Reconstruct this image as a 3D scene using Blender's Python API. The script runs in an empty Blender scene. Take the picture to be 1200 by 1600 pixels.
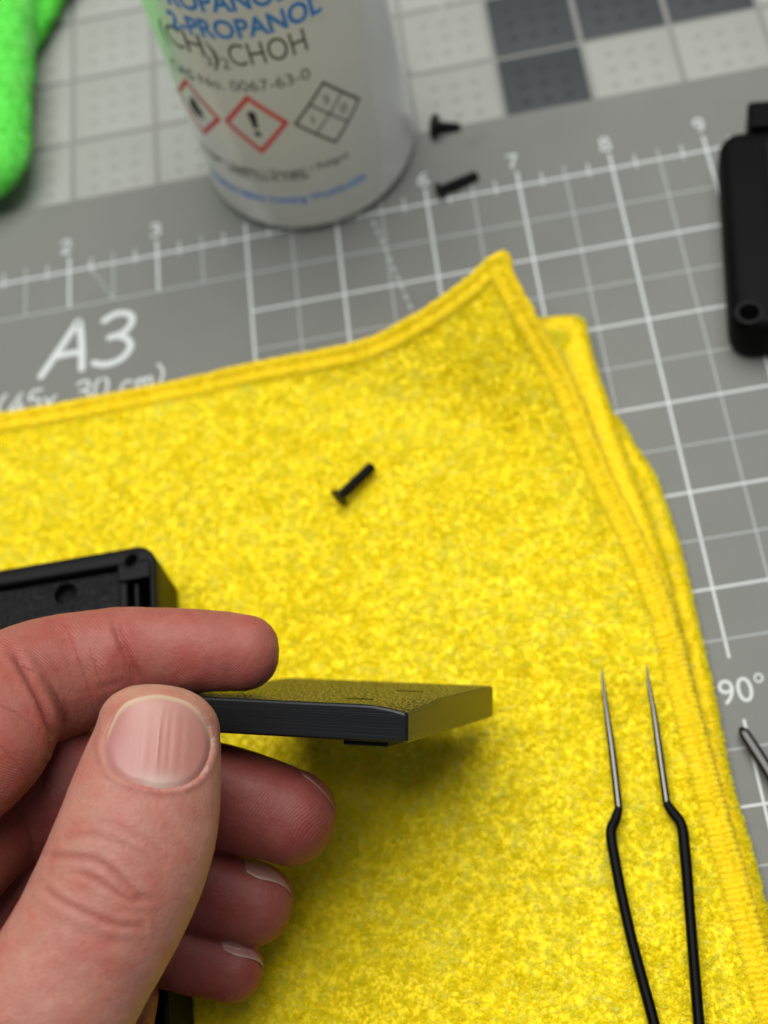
import bpy, bmesh, math, random
import numpy as np
from mathutils import Vector, Matrix
from mathutils.bvhtree import BVHTree

random.seed(4); rng = np.random.default_rng(11)
scene = bpy.context.scene
col = scene.collection
MM = 0.001

# ------------------------------------------------------------------ camera
CAM_ROT = (0.493212, 0.161097, -0.105203)
CAM_LOC = np.array([162.887, -265.771, 309.538])          # millimetres
FPX = 2284.1                                               # focal length in photo pixels (1200 x 1600)
cam_d = bpy.data.cameras.new('camera'); cam = bpy.data.objects.new('camera', cam_d); col.objects.link(cam)
cam.location = CAM_LOC * MM; cam.rotation_euler = CAM_ROT
cam_d.sensor_fit = 'VERTICAL'; cam_d.sensor_height = 24; cam_d.lens = FPX / 1600 * 24
cam_d.clip_start = 0.01; cam_d.clip_end = 20
cam_d.dof.use_dof = True; cam_d.dof.focus_distance = 0.264; cam_d.dof.aperture_fstop = 8.0
scene.camera = cam

# ------------------------------------------------------------------ world and lamps
w = bpy.data.worlds.new('World'); scene.world = w; w.use_nodes = True
bg = w.node_tree.nodes['Background']; bg.inputs[0].default_value = (0.92, 0.96, 1.0, 1); bg.inputs[1].default_value = 0.17
def area(name, loc, target, size, power, colr):
    l = bpy.data.lights.new(name, 'AREA'); l.shape = 'DISK'; l.size = size; l.energy = power; l.color = colr
    o = bpy.data.objects.new(name, l); col.objects.link(o); o.location = loc
    o.rotation_euler = (Vector(target) - Vector(loc)).to_track_quat('-Z', 'Y').to_euler()
area('ceiling_lamp', (0.11, 0.15, 1.15), (0.12, -0.08, 0), 1.15, 20.8, (1.0, 0.985, 0.955))
vs = scene.view_settings; vs.view_transform = 'Standard'; vs.look = 'None'; vs.exposure = 0.0; vs.gamma = 1; vs.use_curve_mapping = False
scene.render.engine = 'CYCLES'; scene.cycles.use_denoising = True
scene.cycles.max_bounces = 10; scene.cycles.diffuse_bounces = 6; scene.cycles.transmission_bounces = 6

# ------------------------------------------------------------------ pixel helpers (photo pixels -> directions)
RM = np.array(cam.rotation_euler.to_matrix())
def rays(px, py):
    px = np.asarray(px, float); py = np.asarray(py, float)
    v = np.stack([(px - 600) / FPX, -(py - 800) / FPX, -np.ones_like(px)], -1)
    return v @ RM.T
def atz(px, py, z):
    d = rays(px, py); t = (np.asarray(z, float) - CAM_LOC[2]) / d[..., 2]
    return CAM_LOC + d * t[..., None]
def atd(px, py, dep):
    return CAM_LOC + rays(px, py) * np.asarray(dep, float)[..., None]
def project(P):
    q = (np.asarray(P) - CAM_LOC) @ RM
    return 600 + FPX * q[..., 0] / -q[..., 2], 800 - FPX * q[..., 1] / -q[..., 2], -q[..., 2]

# ------------------------------------------------------------------ object helpers (all lengths given in mm)
def tag(o, label=None, cat=None, group=None, kind=None):
    if label: o['label'] = label
    if cat: o['category'] = cat
    if group: o['group'] = group
    if kind: o['kind'] = kind
    return o
def empty(name, loc):
    o = bpy.data.objects.new(name, None); col.objects.link(o); o.location = Vector(loc) * MM; o.empty_display_size = 0.01
    return o
def adopt(o, parent):
    if parent is not None:
        o.parent = parent
        if parent.parent is None: o.matrix_parent_inverse = Matrix.Translation(-parent.location)
def mesh(name, V, F, mat, parent=None, smooth=True):
    me = bpy.data.meshes.new(name)
    me.from_pydata((np.asarray(V, float) * MM).tolist(), [], [tuple(int(i) for i in f) for f in F])
    me.validate(); me.update()
    if smooth: me.polygons.foreach_set('use_smooth', [True] * len(me.polygons))
    if mat: me.materials.append(mat)
    o = bpy.data.objects.new(name, me); col.objects.link(o); adopt(o, parent)
    return o
def quads_mesh(name, V, Q, mat, parent=None, smooth=True, colors=None):
    """fast numpy path; V in mm (n,3), Q (m,4) ints, colors (n,3)"""
    me = bpy.data.meshes.new(name); n = len(V); m = len(Q)
    me.vertices.add(n); me.vertices.foreach_set('co', (np.asarray(V) * MM).astype(np.float32).ravel())
    me.loops.add(m * 4); me.loops.foreach_set('vertex_index', np.asarray(Q, np.int32).ravel())
    me.polygons.add(m); me.polygons.foreach_set('loop_start', np.arange(0, m * 4, 4, dtype=np.int32))
    me.polygons.foreach_set('use_smooth', np.full(m, smooth))
    me.update(calc_edges=True)
    if colors is not None:
        a = me.color_attributes.new('Col', 'FLOAT_COLOR', 'POINT')
        a.data.foreach_set('color', np.c_[colors, np.ones(n)].astype(np.float32).ravel())
    if mat: me.materials.append(mat)
    o = bpy.data.objects.new(name, me); col.objects.link(o); adopt(o, parent)
    return o
def bm_obj(name, bm, mat, parent=None, smooth=False, angle=None):
    me = bpy.data.meshes.new(name); bm.normal_update(); bm.to_mesh(me); bm.free()
    me.transform(Matrix.Scale(MM, 4))
    if smooth: me.polygons.foreach_set('use_smooth', [True] * len(me.polygons))
    if angle is not None: me.set_sharp_from_angle(angle=math.radians(angle))
    if mat: me.materials.append(mat)
    o = bpy.data.objects.new(name, me); col.objects.link(o); adopt(o, parent)
    return o
def grid_faces(nu, nv, off=0, wrap_u=False):
    i = np.arange(nu if wrap_u else nu - 1)[:, None]; j = np.arange(nv - 1)[None, :]
    a = i * nv + j; b = ((i + 1) % nu) * nv + j
    return np.stack([a, b, b + 1, a + 1], -1).reshape(-1, 4) + off
def catmull(P, n):
    """resample a polyline of k-dim points as a smooth curve with n points, even in arc length"""
    P = np.asarray(P, float); k = len(P)
    d = np.linalg.norm(np.diff(P[:, :3], axis=0), axis=1) ** 0.5; t = np.r_[0, np.cumsum(np.maximum(d, 1e-6))]
    m = np.gradient(P, t, axis=0)
    tt = np.linspace(0, t[-1], n * 6); idx = np.clip(np.searchsorted(t, tt, 'right') - 1, 0, k - 2)
    h = (t[idx + 1] - t[idx])[:, None]; s = ((tt - t[idx]) / h[:, 0])[:, None]
    Q = (2*s**3 - 3*s**2 + 1) * P[idx] + (s**3 - 2*s**2 + s) * h * m[idx] + (-2*s**3 + 3*s**2) * P[idx+1] + (s**3 - s**2) * h * m[idx+1]
    L = np.r_[0, np.cumsum(np.linalg.norm(np.diff(Q[:, :3], axis=0), axis=1))]
    u = np.linspace(0, L[-1], n)
    return np.stack([np.interp(u, L, Q[:, c]) for c in range(P.shape[1])], 1)
def unit(v): return v / np.maximum(np.linalg.norm(v, axis=-1, keepdims=True), 1e-12)
def vnoise(x, y, z=0.0, seed=0):
    """smooth value noise in [-1,1], vectorised"""
    x, y, z = np.broadcast_arrays(np.asarray(x, float), np.asarray(y, float), np.asarray(z, float))
    def h(i, j, k):
        v = (i * 374761393 + j * 668265263 + k * 2147483647 + seed * 1442695041) & 0xffffffff
        v = ((v ^ (v >> 13)) * 1274126177) & 0xffffffff
        return ((v ^ (v >> 16)) & 0xffff) / 32767.5 - 1
    i, j, k = (np.floor(a).astype(np.int64) for a in (x, y, z))
    fx, fy, fz = x - i, y - j, z - k
    fx, fy, fz = (f * f * (3 - 2 * f) for f in (fx, fy, fz)); r = 0
    for a in (0, 1):
        for b in (0, 1):
            for c in (0, 1):
                r = r + h(i + a, j + b, k + c) * (fx if a else 1 - fx) * (fy if b else 1 - fy) * (fz if c else 1 - fz)
    return r

# ------------------------------------------------------------------ materials
def srgb(r, g, b):
    f = lambda c: (c / 255 / 12.92) if c / 255 <= 0.04045 else ((c / 255 + 0.055) / 1.055) ** 2.4
    return (f(r), f(g), f(b), 1)
def material(name, base, rough=0.5, metal=0.0, bump=None, vary=None, attr=False, sheen=0.0, spec=0.5):
    """bump=(scale, strength, distance) ; vary=(scale, amount) noise on the base colour; attr: colour from 'Col'"""
    m = bpy.data.materials.new(name); m.use_nodes = True; nt = m.node_tree; b = nt.nodes['Principled BSDF']
    b.inputs['Base Color'].default_value = base if len(base) == 4 else (*base, 1)
    b.inputs['Roughness'].default_value = rough; b.inputs['Metallic'].default_value = metal
    b.inputs['Specular IOR Level'].default_value = spec
    if sheen: b.inputs['Sheen Weight'].default_value = sheen; b.inputs['Sheen Roughness'].default_value = 0.4
    tc = nt.nodes.new('ShaderNodeTexCoord')
    if attr:
        at = nt.nodes.new('ShaderNodeAttribute'); at.attribute_name = 'Col'; nt.links.new(at.outputs['Color'], b.inputs['Base Color'])
    if vary:
        n = nt.nodes.new('ShaderNodeTexNoise'); n.inputs['Scale'].default_value = vary[0]; n.inputs['Detail'].default_value = 5
        nt.links.new(tc.outputs['Object'], n.inputs['Vector'])
        hs = nt.nodes.new('ShaderNodeMix'); hs.data_type = 'RGBA'; hs.blend_type = 'OVERLAY'; hs.inputs[0].default_value = vary[1]
        hs.inputs[6].default_value = b.inputs['Base Color'].default_value
        if attr: nt.links.new(at.outputs['Color'], hs.inputs[6])
        nt.links.new(n.outputs['Fac'], hs.inputs[7]); nt.links.new(hs.outputs[2], b.inputs['Base Color'])
    if bump:
        n = nt.nodes.new('ShaderNodeTexNoise'); n.inputs['Scale'].default_value = bump[0]; n.inputs['Detail'].default_value = 4
        nt.links.new(tc.outputs['Object'], n.inputs['Vector'])
        bp = nt.nodes.new('ShaderNodeBump'); bp.inputs['Strength'].default_value = bump[1]; bp.inputs['Distance'].default_value = bump[2]
        nt.links.new(n.outputs['Fac'], bp.inputs['Height']); nt.links.new(bp.outputs[0], b.inputs['Normal'])
    return m
M_mat = material('mat_vinyl', (0.152, 0.158, 0.142), 0.6, bump=(2500, 0.15, 0.0002), vary=(60, 0.10))
nt = M_mat.node_tree; b = nt.nodes['Principled BSDF']; src = b.inputs['Base Color'].links[0].from_socket; tcn = nt.nodes.new('ShaderNodeTexCoord')
for sc_, lo, hi, cl in ((75, .66, .74, (.88, .88, .88, 1)), (700, .68, .74, (.75, .75, .74, 1)), (9, .4, .7, (.93, .93, .93, 1))):
    n_ = nt.nodes.new('ShaderNodeTexNoise'); n_.inputs['Scale'].default_value = sc_; n_.inputs['Detail'].default_value = 3; nt.links.new(tcn.outputs['Object'], n_.inputs['Vector'])
    mr_ = nt.nodes.new('ShaderNodeMapRange'); mr_.inputs[1].default_value = lo; mr_.inputs[2].default_value = hi; nt.links.new(n_.outputs['Fac'], mr_.inputs[0])
    mx_ = nt.nodes.new('ShaderNodeMix'); mx_.data_type = 'RGBA'; mx_.blend_type = 'MULTIPLY'; mx_.inputs[7].default_value = cl; nt.links.new(mr_.outputs[0], mx_.inputs[0]); nt.links.new(src, mx_.inputs[6]); src = mx_.outputs[2]
nt.links.new(src, b.inputs['Base Color'])
M_print = material('white_print', (0.56, 0.59, 0.58), 0.6)
M_print2 = material('faint_white_print', (0.35, 0.37, 0.365), 0.6)
M_tile = material('light_tile', (0.29, 0.30, 0.272), 0.6, bump=(900, 0.1, 0.0003), vary=(40, 0.08))
M_tile2 = material('dark_tile', (0.026, 0.033, 0.036), 0.65, bump=(900, 0.1, 0.0003), vary=(40, 0.08))
M_groove = material('groove', (0.20, 0.205, 0.19), 0.7)
M_black = material('black_plastic', (0.003, 0.003, 0.0032), 0.5, bump=(1500, 0.1, 0.0002), spec=0.06)
M_blackrim = material('black_rim_plastic', (0.004, 0.004, 0.0044), 0.48, bump=(900, 0.1, 0.0002), spec=0.12)
M_rough = material('rough_black_plastic', (0.005, 0.0053, 0.0056), 0.42, bump=(1100, 1.0, 0.0016), spec=0.4)
M_hole = material('hole_black', (0.0015, 0.0015, 0.0015), 0.8, spec=0.0)
M_screw = material('black_oxide_steel', (0.005, 0.005, 0.005), 0.42, bump=(3000, 0.1, 0.0001), spec=0.2)
M_steel = material('polished_steel', (0.11, 0.108, 0.10), 0.15, metal=1.0)
M_steel2 = material('brushed_steel', (0.055, 0.055, 0.052), 0.3, metal=1.0)
M_coat = material('black_coating', (0.0025, 0.0025, 0.0028), 0.35, spec=0.05)
M_blue = material('blue_ink', srgb(35, 138, 245), 0.5)
M_red = material('red_ink', srgb(225, 60, 75), 0.5)
M_ink = material('grey_ink', srgb(72, 74, 70), 0.5)
M_inkb = material('black_ink', srgb(25, 25, 26), 0.5)

def fibre_material(name, sheen_tint):
    m = bpy.data.materials.new(name); m.use_nodes = True; nt = m.node_tree; nt.nodes.remove(nt.nodes['Principled BSDF'])
    out = nt.nodes['Material Output']
    at = nt.nodes.new('ShaderNodeAttribute'); at.attribute_name = 'Col'
    d = nt.nodes.new('ShaderNodeBsdfPrincipled'); d.inputs['Roughness'].default_value = 0.45; d.inputs['Specular IOR Level'].default_value = 0.35
    t = nt.nodes.new('ShaderNodeBsdfTranslucent'); mx = nt.nodes.new('ShaderNodeMixShader'); mx.inputs[0].default_value = 0.45
    nt.links.new(at.outputs['Color'], d.inputs['Base Color']); nt.links.new(at.outputs['Color'], t.inputs['Color'])
    nt.links.new(d.outputs[0], mx.inputs[1]); nt.links.new(t.outputs[0], mx.inputs[2]); nt.links.new(mx.outputs[0], out.inputs['Surface'])
    return m
M_fibre = fibre_material('microfibre_pile', 0.3)
M_cloth = material('yellow_cloth', (0.93, 0.74, 0.006), 0.8, bump=(700, 0.8, 0.001), sheen=0.3)
M_hem = material('yellow_hem', (0.92, 0.66, 0.002), 0.85, bump=(1700, 0.8, 0.0005), sheen=0.1)
M_green = material('green_cloth', (0.11, 0.74, 0.07), 0.85, bump=(900, 0.8, 0.001), sheen=0.4)

# ------------------------------------------------------------------ table cover of one inch tiles
IN = 25.4
def rounded_tile():
    bm = bmesh.new(); h = 12.7 - 0.75; n = 6
    out = [(-h, -h), (h, -h), (h, h), (-h, h)]
    lo = [bm.verts.new((x, y, -0.7)) for x, y in out]
    mid = [bm.verts.new((x, y, -0.30)) for x, y in out]
    top = [bm.verts.new((x * (h - 0.8) / h, y * (h - 0.8) / h, 0)) for x, y in out]
    for A, B in ((lo, mid), (mid, top)):
        for i in range(4): bm.faces.new((A[i], A[(i + 1) % 4], B[(i + 1) % 4], B[i]))
    bm.faces.new(top)
    for bx in (-6, 0, 6):
        for by in (-6, 0, 6):
            prev = None
            for r, z in ((1.25, -0.02), (1.05, 0.28), (0.6, 0.5)):
                ring = [bm.verts.new((bx + r * math.cos(a * math.tau / 8), by + r * math.sin(a * math.tau / 8), z)) for a in range(8)]
                if prev:
                    for i in range(8): bm.faces.new((prev[i], prev[(i + 1) % 8], ring[(i + 1) % 8], ring[i]))
                prev = ring
            bm.faces.new(prev)
    me = bpy.data.meshes.new('tile'); bm.to_mesh(me); bm.free(); me.transform(Matrix.Scale(MM, 4))
    me.polygons.foreach_set('use_smooth', [True] * len(me.polygons)); me.set_sharp_from_angle(angle=math.radians(35))
    return me
TZ = -3.0
table = mesh('table_cover', [(-160, -330, TZ - 0.55), (420, -330, TZ - 0.55), (420, 240, TZ - 0.55), (-160, 240, TZ - 0.55),
                             (-160, -330, TZ - 12), (420, -330, TZ - 12), (420, 240, TZ - 12), (-160, 240, TZ - 12)],
             [(0, 1, 2, 3), (4, 7, 6, 5), (0, 4, 5, 1), (1, 5, 6, 2), (2, 6, 7, 3), (3, 7, 4, 0)], M_groove, smooth=False)
tag(table, 'light grey embossed table cover of one inch squares, a few dark', 'table cover', kind='structure')
tile_l = rounded_tile(); tile_l.materials.append(M_tile); tile_d = tile_l.copy(); tile_d.materials[0] = M_tile2
dark = {(7, 1), (7, 2), (8, 2), (9, 2)}
for i in range(-5, 15):
    for j in range(0, 8):
        o = bpy.data.objects.new('tile', tile_d if (i, j) in dark else tile_l); col.objects.link(o); adopt(o, table)
        o.location = ((i + 0.5) * IN * MM, (j + 0.5) * IN * MM + 0.0002, TZ * MM)
p0, p1 = atz(707, -20, TZ), atz(641, 112, TZ)
dv = unit(p1 - p0); sd = np.array([-dv[1], dv[0], 0])
mesh('diagonal_ridge', [p0 + sd * 0.9 + (0, 0, .02), p0 + (0, 0, .35), p0 - sd * 0.9 + (0, 0, .02), p1 + sd * 0.9 + (0, 0, .02), p1 + (0, 0, .35), p1 - sd * 0.9 + (0, 0, .02)],
     [(0, 3, 4, 1), (1, 4, 5, 2)], M_tile, table)

# ------------------------------------------------------------------ cutting mat with its print
def rounded_rect(x0, y0, x1, y1, r, n=8):
    P = []
    for cx, cy, a0 in ((x1 - r, y1 - r, 0), (x0 + r, y1 - r, 90), (x0 + r, y0 + r, 180), (x1 - r, y0 + r, 270)):
        for k in range(n + 1):
            a = math.radians(a0 + 90 * k / n); P.append((cx + r * math.cos(a), cy + r * math.sin(a)))
    return P
def prism(rings, cap_top=True, cap_bottom=True):
    """rings: list of (outline, z) bottom to top"""
    V, F = [], []; n = len(rings[0][0])
    for out, z in rings: V += [(x, y, z) for x, y in out]
    for k in range(len(rings) - 1):
        for i in range(n): F.append((k * n + i, k * n + (i + 1) % n, (k + 1) * n + (i + 1) % n, (k + 1) * n + i))
    if cap_bottom: F.append(tuple(range(n - 1, -1, -1)))
    if cap_top: F.append(tuple((len(rings) - 1) * n + i for i in range(n)))
    return V, F
R_ = lambda k: rounded_rect(-IN + k, -13 * IN + k, 13 * IN - k, 26.0 - k, 9)
V, F = prism([(R_(0.2), -2.98), (R_(0), -2.7), (R_(0), -0.35), (R_(0.35), 0)])
cmat = empty('cutting_mat', (152, -150, -3))
tag(cmat, 'grey cutting mat with white inch grid, ruler numbers and A3 print', 'cutting mat')
mesh('mat_sheet', V, F, M_mat, cmat, smooth=False)
lines_v, lines_h, faint_v, faint_h = ([[], []] for _ in range(4))
def strip(S, a, b, wd, z):
    a = np.array([*a, z], float); b = np.array([*b, z], float); d = unit(b - a); n = np.array([-d[1], d[0], 0]) * wd / 2
    k = len(S[0]); S[0] += [a + n, a - n, b - n, b + n]; S[1].append((k, k + 1, k + 2, k + 3))
def UV(u, v): return (u * IN, -v * IN)
for k in range(-1, 23):
    u = k / 2; maj = k % 2 == 0
    hidden = -0.5 < u < 4 
    v0 = -0.2 if maj else -0.16
    v1 = 0.5 if hidden else 12
    tgt, wd, z = (lines_v, 0.62, 0.03) if maj else (faint_v, 0.40, 0.03)
    if u == 8: strip(tgt, UV(8, v0), UV(8, 5.68), wd, z); strip(tgt, UV(8, 6.25), UV(8, 12), wd, z)
    else: strip(tgt, UV(u, v0), UV(u, v1), wd, z)
    for q in (0.25,):
        strip(lines_v, UV(u + q, -0.13), UV(u + q, 0.06), 0.38, 0.03)
for k in range(0, 25):
    v = k / 2; maj = k % 2 == 0
    tgt, wd, z = (lines_h, 0.62, 0.06) if maj else (faint_h, 0.42, 0.05)
    u0 = -0.5 if (v <= 0.5 or v > 6) else 4
    if v == 6: strip(tgt, UV(u0, v), UV(7.75, v), wd, z); strip(tgt, UV(8.55, v), UV(11.5, v), wd, z)
    else: strip(tgt, UV(u0, v), UV(11.5, v), wd, z)
def dashes(a, b, n, wd=0.5):
    a = np.array(a); b = np.array(b)
    for i in range(n): strip(faint_v, a + (b - a) * (i / n), a + (b - a) * ((i + 0.62) / n), wd, 0.04)
dashes(atz(583, 345, 0)[:2], atz(665, 535, 0)[:2], 13, 0.75); dashes(atz(137, 412, 0)[:2], atz(178, 468, 0)[:2], 6)
# hand-lettered strokes
GL = {'2': [[(0.02, .78), (.12, .95), (.32, 1), (.5, .9), (.52, .7), (.4, .45), (.18, .2), (0, 0), (.56, .02)]],
      '3': [[(0.05, .9), (.25, 1), (.5, .93), (.55, .75), (.42, .58), (.2, .53)], [(.3, .55), (.48, .47), (.6, .28), (.48, .07), (.22, 0), (0, .07)]],
      '6': [[(.5, .97), (.25, .8), (.06, .5), (.03, .25), (.15, .03), (.38, 0), (.55, .18), (.52, .42), (.32, .52), (.1, .4)]],
      '7': [[(0, .98), (.28, 1), (.58, .98), (.38, .55), (.2, 0)]],
      '8': [[(.3, .53), (.08, .68), (.08, .9), (.3, 1), (.5, .9), (.5, .68), (.3, .53), (.04, .32), (.06, .08), (.3, 0), (.55, .08), (.56, .32), (.31, .54)]],
      '9': [[(.5, .62), (.3, .45), (.08, .55), (.04, .8), (.2, .99), (.42, .98), (.54, .8), (.52, .45), (.4, .15), (.22, 0)]],
      'A': [[(-.02, 0), (.18, .4), (.4, .85), (.47, 1), (.52, .85), (.62, .4), (.68, 0)], [(.14, .34), (.4, .36), (.64, .34)]],
      '4': [[(.42, 1), (.2, .62), (0, .34), (.3, .32), (.58, .34)], [(.42, .62), (.36, 0)]],
      '5': [[(.55, 1), (.18, .98), (.1, .6), (.35, .62), (.52, .42), (.45, .12), (.2, 0), (0, .05)]],
      '0': [[(.3, 1), (.1, .85), (.03, .5), (.1, .14), (.28, 0), (.48, .15), (.56, .5), (.5, .85), (.3, 1)]],
      'x': [[(0, .55), (.22, .28), (.45, 0)], [(.46, .55), (.24, .29), (0, 0)]],
      'c': [[(.45, .5), (.25, .58), (.06, .42), (.04, .15), (.2, 0), (.42, .06)]],
      'm': [[(.02, .55), (0, 0)], [(.02, .35), (.18, .55), (.3, .5), (.3, 0)], [(.3, .35), (.48, .56), (.6, .48), (.6, 0)]],
      '(': [[(.25, 1.1), (.05, .75), (.02, .3), (.15, -.12)]], ')': [[(.05, 1.1), (.25, .75), (.22, .3), (0, -.12)]]}
def stroke_text(s, org, xdir, h, wd, adv, slant=0.0, zoff=0.07):
    xdir = unit(np.array(xdir, float)); yd = np.array([-xdir[1], xdir[0]]); x = 0
    for ch in s:
        strokes = [[], []]
        if ch != ' ':
            for si, st in enumerate(GL[ch]):
                P = catmull(np.c_[np.array(st), np.zeros(len(st))], max(12, 7 * len(st)))[:, :2]
                P = P.copy(); P[:, 0] += slant * P[:, 1]
                Q = np.array(org) + (x + P[:, :1] * h) * xdir + P[:, 1:] * h * yd
                T = unit(np.gradient(Q, axis=0)); N = np.c_[-T[:, 1], T[:, 0]] * wd / 2
                Q = np.r_[[Q[0] - T[0] * wd * .45, Q[0] - T[0] * wd * .3], Q, [Q[-1] + T[-1] * wd * .3, Q[-1] + T[-1] * wd * .45]]
                N = np.r_[[N[0] * .35, N[0] * .85], N, [N[-1] * .85, N[-1] * .35]]
                k = len(strokes[0]); n = len(Q); z = zoff + 0.012 * si
                strokes[0].extend([(*q, z) for q in Q + N] + [(*q, z) for q in Q - N])
                strokes[1].extend([(k + i, k + n + i, k + n + i + 1, k + i + 1) for i in range(n - 1)])
            mesh('printed_character', strokes[0], strokes[1], M_print, cmat, smooth=False)
        x += h * adv.get(ch, .78)
adv = {'A': 1.02, '(': .55, 'x': 1.05, ' ': .28, 'c': .62, 'm': .85}
for ch, (px, py) in {'2': (97, 396), '3': (236, 370), '6': (655, 291), '7': (795, 263), '8': (940, 236), '9': (1087, 206)}.items():
    stroke_text(ch, atz(px, py, 0)[:2], (1, 0.0), 4.3, 0.62, adv)
a3 = atz(66, 588, 0)[:2]
stroke_text('A3', a3, (1, 0), 16.2, 1.9, {'A': .88}, slant=.16)
stroke_text('(45x 30 cm)', atz(-5, 655, 0)[:2], (1, 0.02), 6.6, 0.75, {'(': .5, 'x': .95, ' ': .35, 'c': .66, 'm': .8, '4': .72, '5': .72}, slant=.12)
for nm, S, m in (('ruler_lines', lines_v, M_print), ('grid_lines', lines_h, M_print), ('half_inch_lines', faint_v, M_print2), ('half_inch_lines', faint_h, M_print2)):
    mesh(nm, S[0], S[1], m, cmat, smooth=False)

def text_mesh(s, bold=0.0):
    """text outline triangles, x from 0, baseline 0, cap height about 0.7"""
    c = bpy.data.curves.new('t', 'FONT'); c.body = s; c.offset = bold; c.resolution_u = 4
    o = bpy.data.objects.new('t', c); col.objects.link(o); bpy.context.view_layer.update()
    me = bpy.data.meshes.new_from_object(o.evaluated_get(bpy.context.evaluated_depsgraph_get()))
    bpy.data.objects.remove(o); bpy.data.curves.remove(c)
    bm = bmesh.new(); bm.from_mesh(me); bpy.data.meshes.remove(me); bmesh.ops.triangulate(bm, faces=bm.faces)
    return bm
bm = text_mesh('90°')
for v in bm.verts: v.co.z = 0
o9 = atz(1126, 1103, 0)[:2]; x9 = unit(np.array([1.0, 0.0])); k = 5.9 / 0.7
for v in bm.verts:
    q = o9 + v.co.x * k * 0.93 * np.array([1, 0]) + v.co.y * k * np.array([0, 1]); v.co = (q[0], q[1], 0.07)
bm_obj('angle_mark', bm, M_print, cmat)

# ------------------------------------------------------------------ wash bottle
BC = np.array([122.6, 26.8]); BR = 29.6
bottle = empty('wash_bottle', (BC[0], BC[1], 0))
tag(bottle, 'translucent white plastic bottle with blue chemical lettering and hazard diamonds', 'bottle')
mb = bpy.data.materials.new('milky_plastic'); mb.use_nodes = True; nt = mb.node_tree; nt.nodes.remove(nt.nodes['Principled BSDF'])
dfs = nt.nodes.new('ShaderNodeBsdfDiffuse'); dfs.inputs['Color'].default_value = (0.72, 0.72, 0.70, 1)
trl = nt.nodes.new('ShaderNodeBsdfTranslucent'); trl.inputs['Color'].default_value = (0.96, 0.96, 0.95, 1)
rfr = nt.nodes.new('ShaderNodeBsdfTransparent'); rfr.inputs['Color'].default_value = (0.85, 0.87, 0.88, 1)
gls = nt.nodes.new('ShaderNodeBsdfGlossy'); gls.inputs['Roughness'].default_value = 0.5; gls.inputs['Color'].default_value = (1, 1, 1, 1)
m1 = nt.nodes.new('ShaderNodeMixShader'); m1.inputs[0].default_value = 0.5; m2 = nt.nodes.new('ShaderNodeMixShader'); m2.inputs[0].default_value = 0.10; m3 = nt.nodes.new('ShaderNodeMixShader')
fr_ = nt.nodes.new('ShaderNodeFresnel'); fr_.inputs['IOR'].default_value = 1.16
n = nt.nodes.new('ShaderNodeTexNoise'); n.inputs['Scale'].default_value = 45; bp = nt.nodes.new('ShaderNodeBump'); bp.inputs['Strength'].default_value = 0.2; bp.inputs['Distance'].default_value = 0.002
tcn = nt.nodes.new('ShaderNodeTexCoord')
for a_, b_ in ((tcn.outputs['Object'], n.inputs['Vector']), (n.outputs['Fac'], bp.inputs['Height']), (bp.outputs[0], gls.inputs['Normal']), (dfs.outputs[0], m1.inputs[1]), (trl.outputs[0], m1.inputs[2]),
               (m1.outputs[0], m2.inputs[1]), (rfr.outputs[0], m2.inputs[2]), (fr_.outputs[0], m3.inputs[0]), (m2.outputs[0], m3.inputs[1]), (gls.outputs[0], m3.inputs[2]), (m3.outputs[0], nt.nodes['Material Output'].inputs['Surface'])):
    nt.links.new(a_, b_)
def lathe(prof, seg=96, centre=(0, 0)):
    n = len(prof); V = [(centre[0] + r * math.cos(a), centre[1] + r * math.sin(a), z) for a in (np.arange(seg) * math.tau / seg) for r, z in prof]
    return V, grid_faces(seg, n, 0, True)
prof = [(0.01, 1.6), (20, 1.2), (23.5, 0.15), (25.5, 0.1)] + [(25.6 + 4 * math.sin(a), 4.1 - 4 * math.cos(a)) for a in np.linspace(.1, math.pi / 2, 8)] + [(29.6, 20), (29.6, 60), (29.6, 118)]
prof += [(29.6 - 17 * (1 - math.cos(a)), 118 + 20 * math.sin(a)) for a in np.linspace(.1, math.pi / 2, 8)] + [(12.4, 142)]
V, F = lathe(prof, 96, BC); mesh('body', V, F[:, ::-1], mb, bottle)
V, F = lathe([(0.01, 158), (12, 158), (14.5, 156), (14.5, 138), (12.6, 138)], 48, BC); mesh('cap', V, F[:, ::-1], material('white_cap', (0.75, 0.75, 0.73), 0.4), bottle)
def cyl_hit(px, py):
    d = rays(px, py); ox, oy = CAM_LOC[:2] - BC; a = d[0]**2 + d[1]**2; bb = 2 * (ox * d[0] + oy * d[1]); c = ox**2 + oy**2 - BR**2
    disc = max(bb * bb - 4 * a * c, 0); t = (-bb - math.sqrt(disc)) / (2 * a); p = CAM_LOC + d * t
    return math.atan2(p[1] - BC[1], p[0] - BC[0]), p[2]
def to_cyl(x, z, off=0.07):                     # x: mm along the wall (angle * R), z height
    a = x / BR; return (BC[0] + (BR + off) * math.cos(a), BC[1] + (BR + off) * math.sin(a), z)
def cap_bm(bm, mat, name, off=0.07):
    for _ in range(4):
        es = [e for e in bm.edges if e.calc_length() > 1.8]
        if not es: break
        bmesh.ops.subdivide_edges(bm, edges=es, cuts=1)
        bmesh.ops.triangulate(bm, faces=[f for f in bm.faces if len(f.verts) > 3])
    for v in bm.verts: v.co = to_cyl(v.co.x, v.co.y, off)
    return bm_obj(name, bm, mat, bottle, smooth=True)
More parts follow.
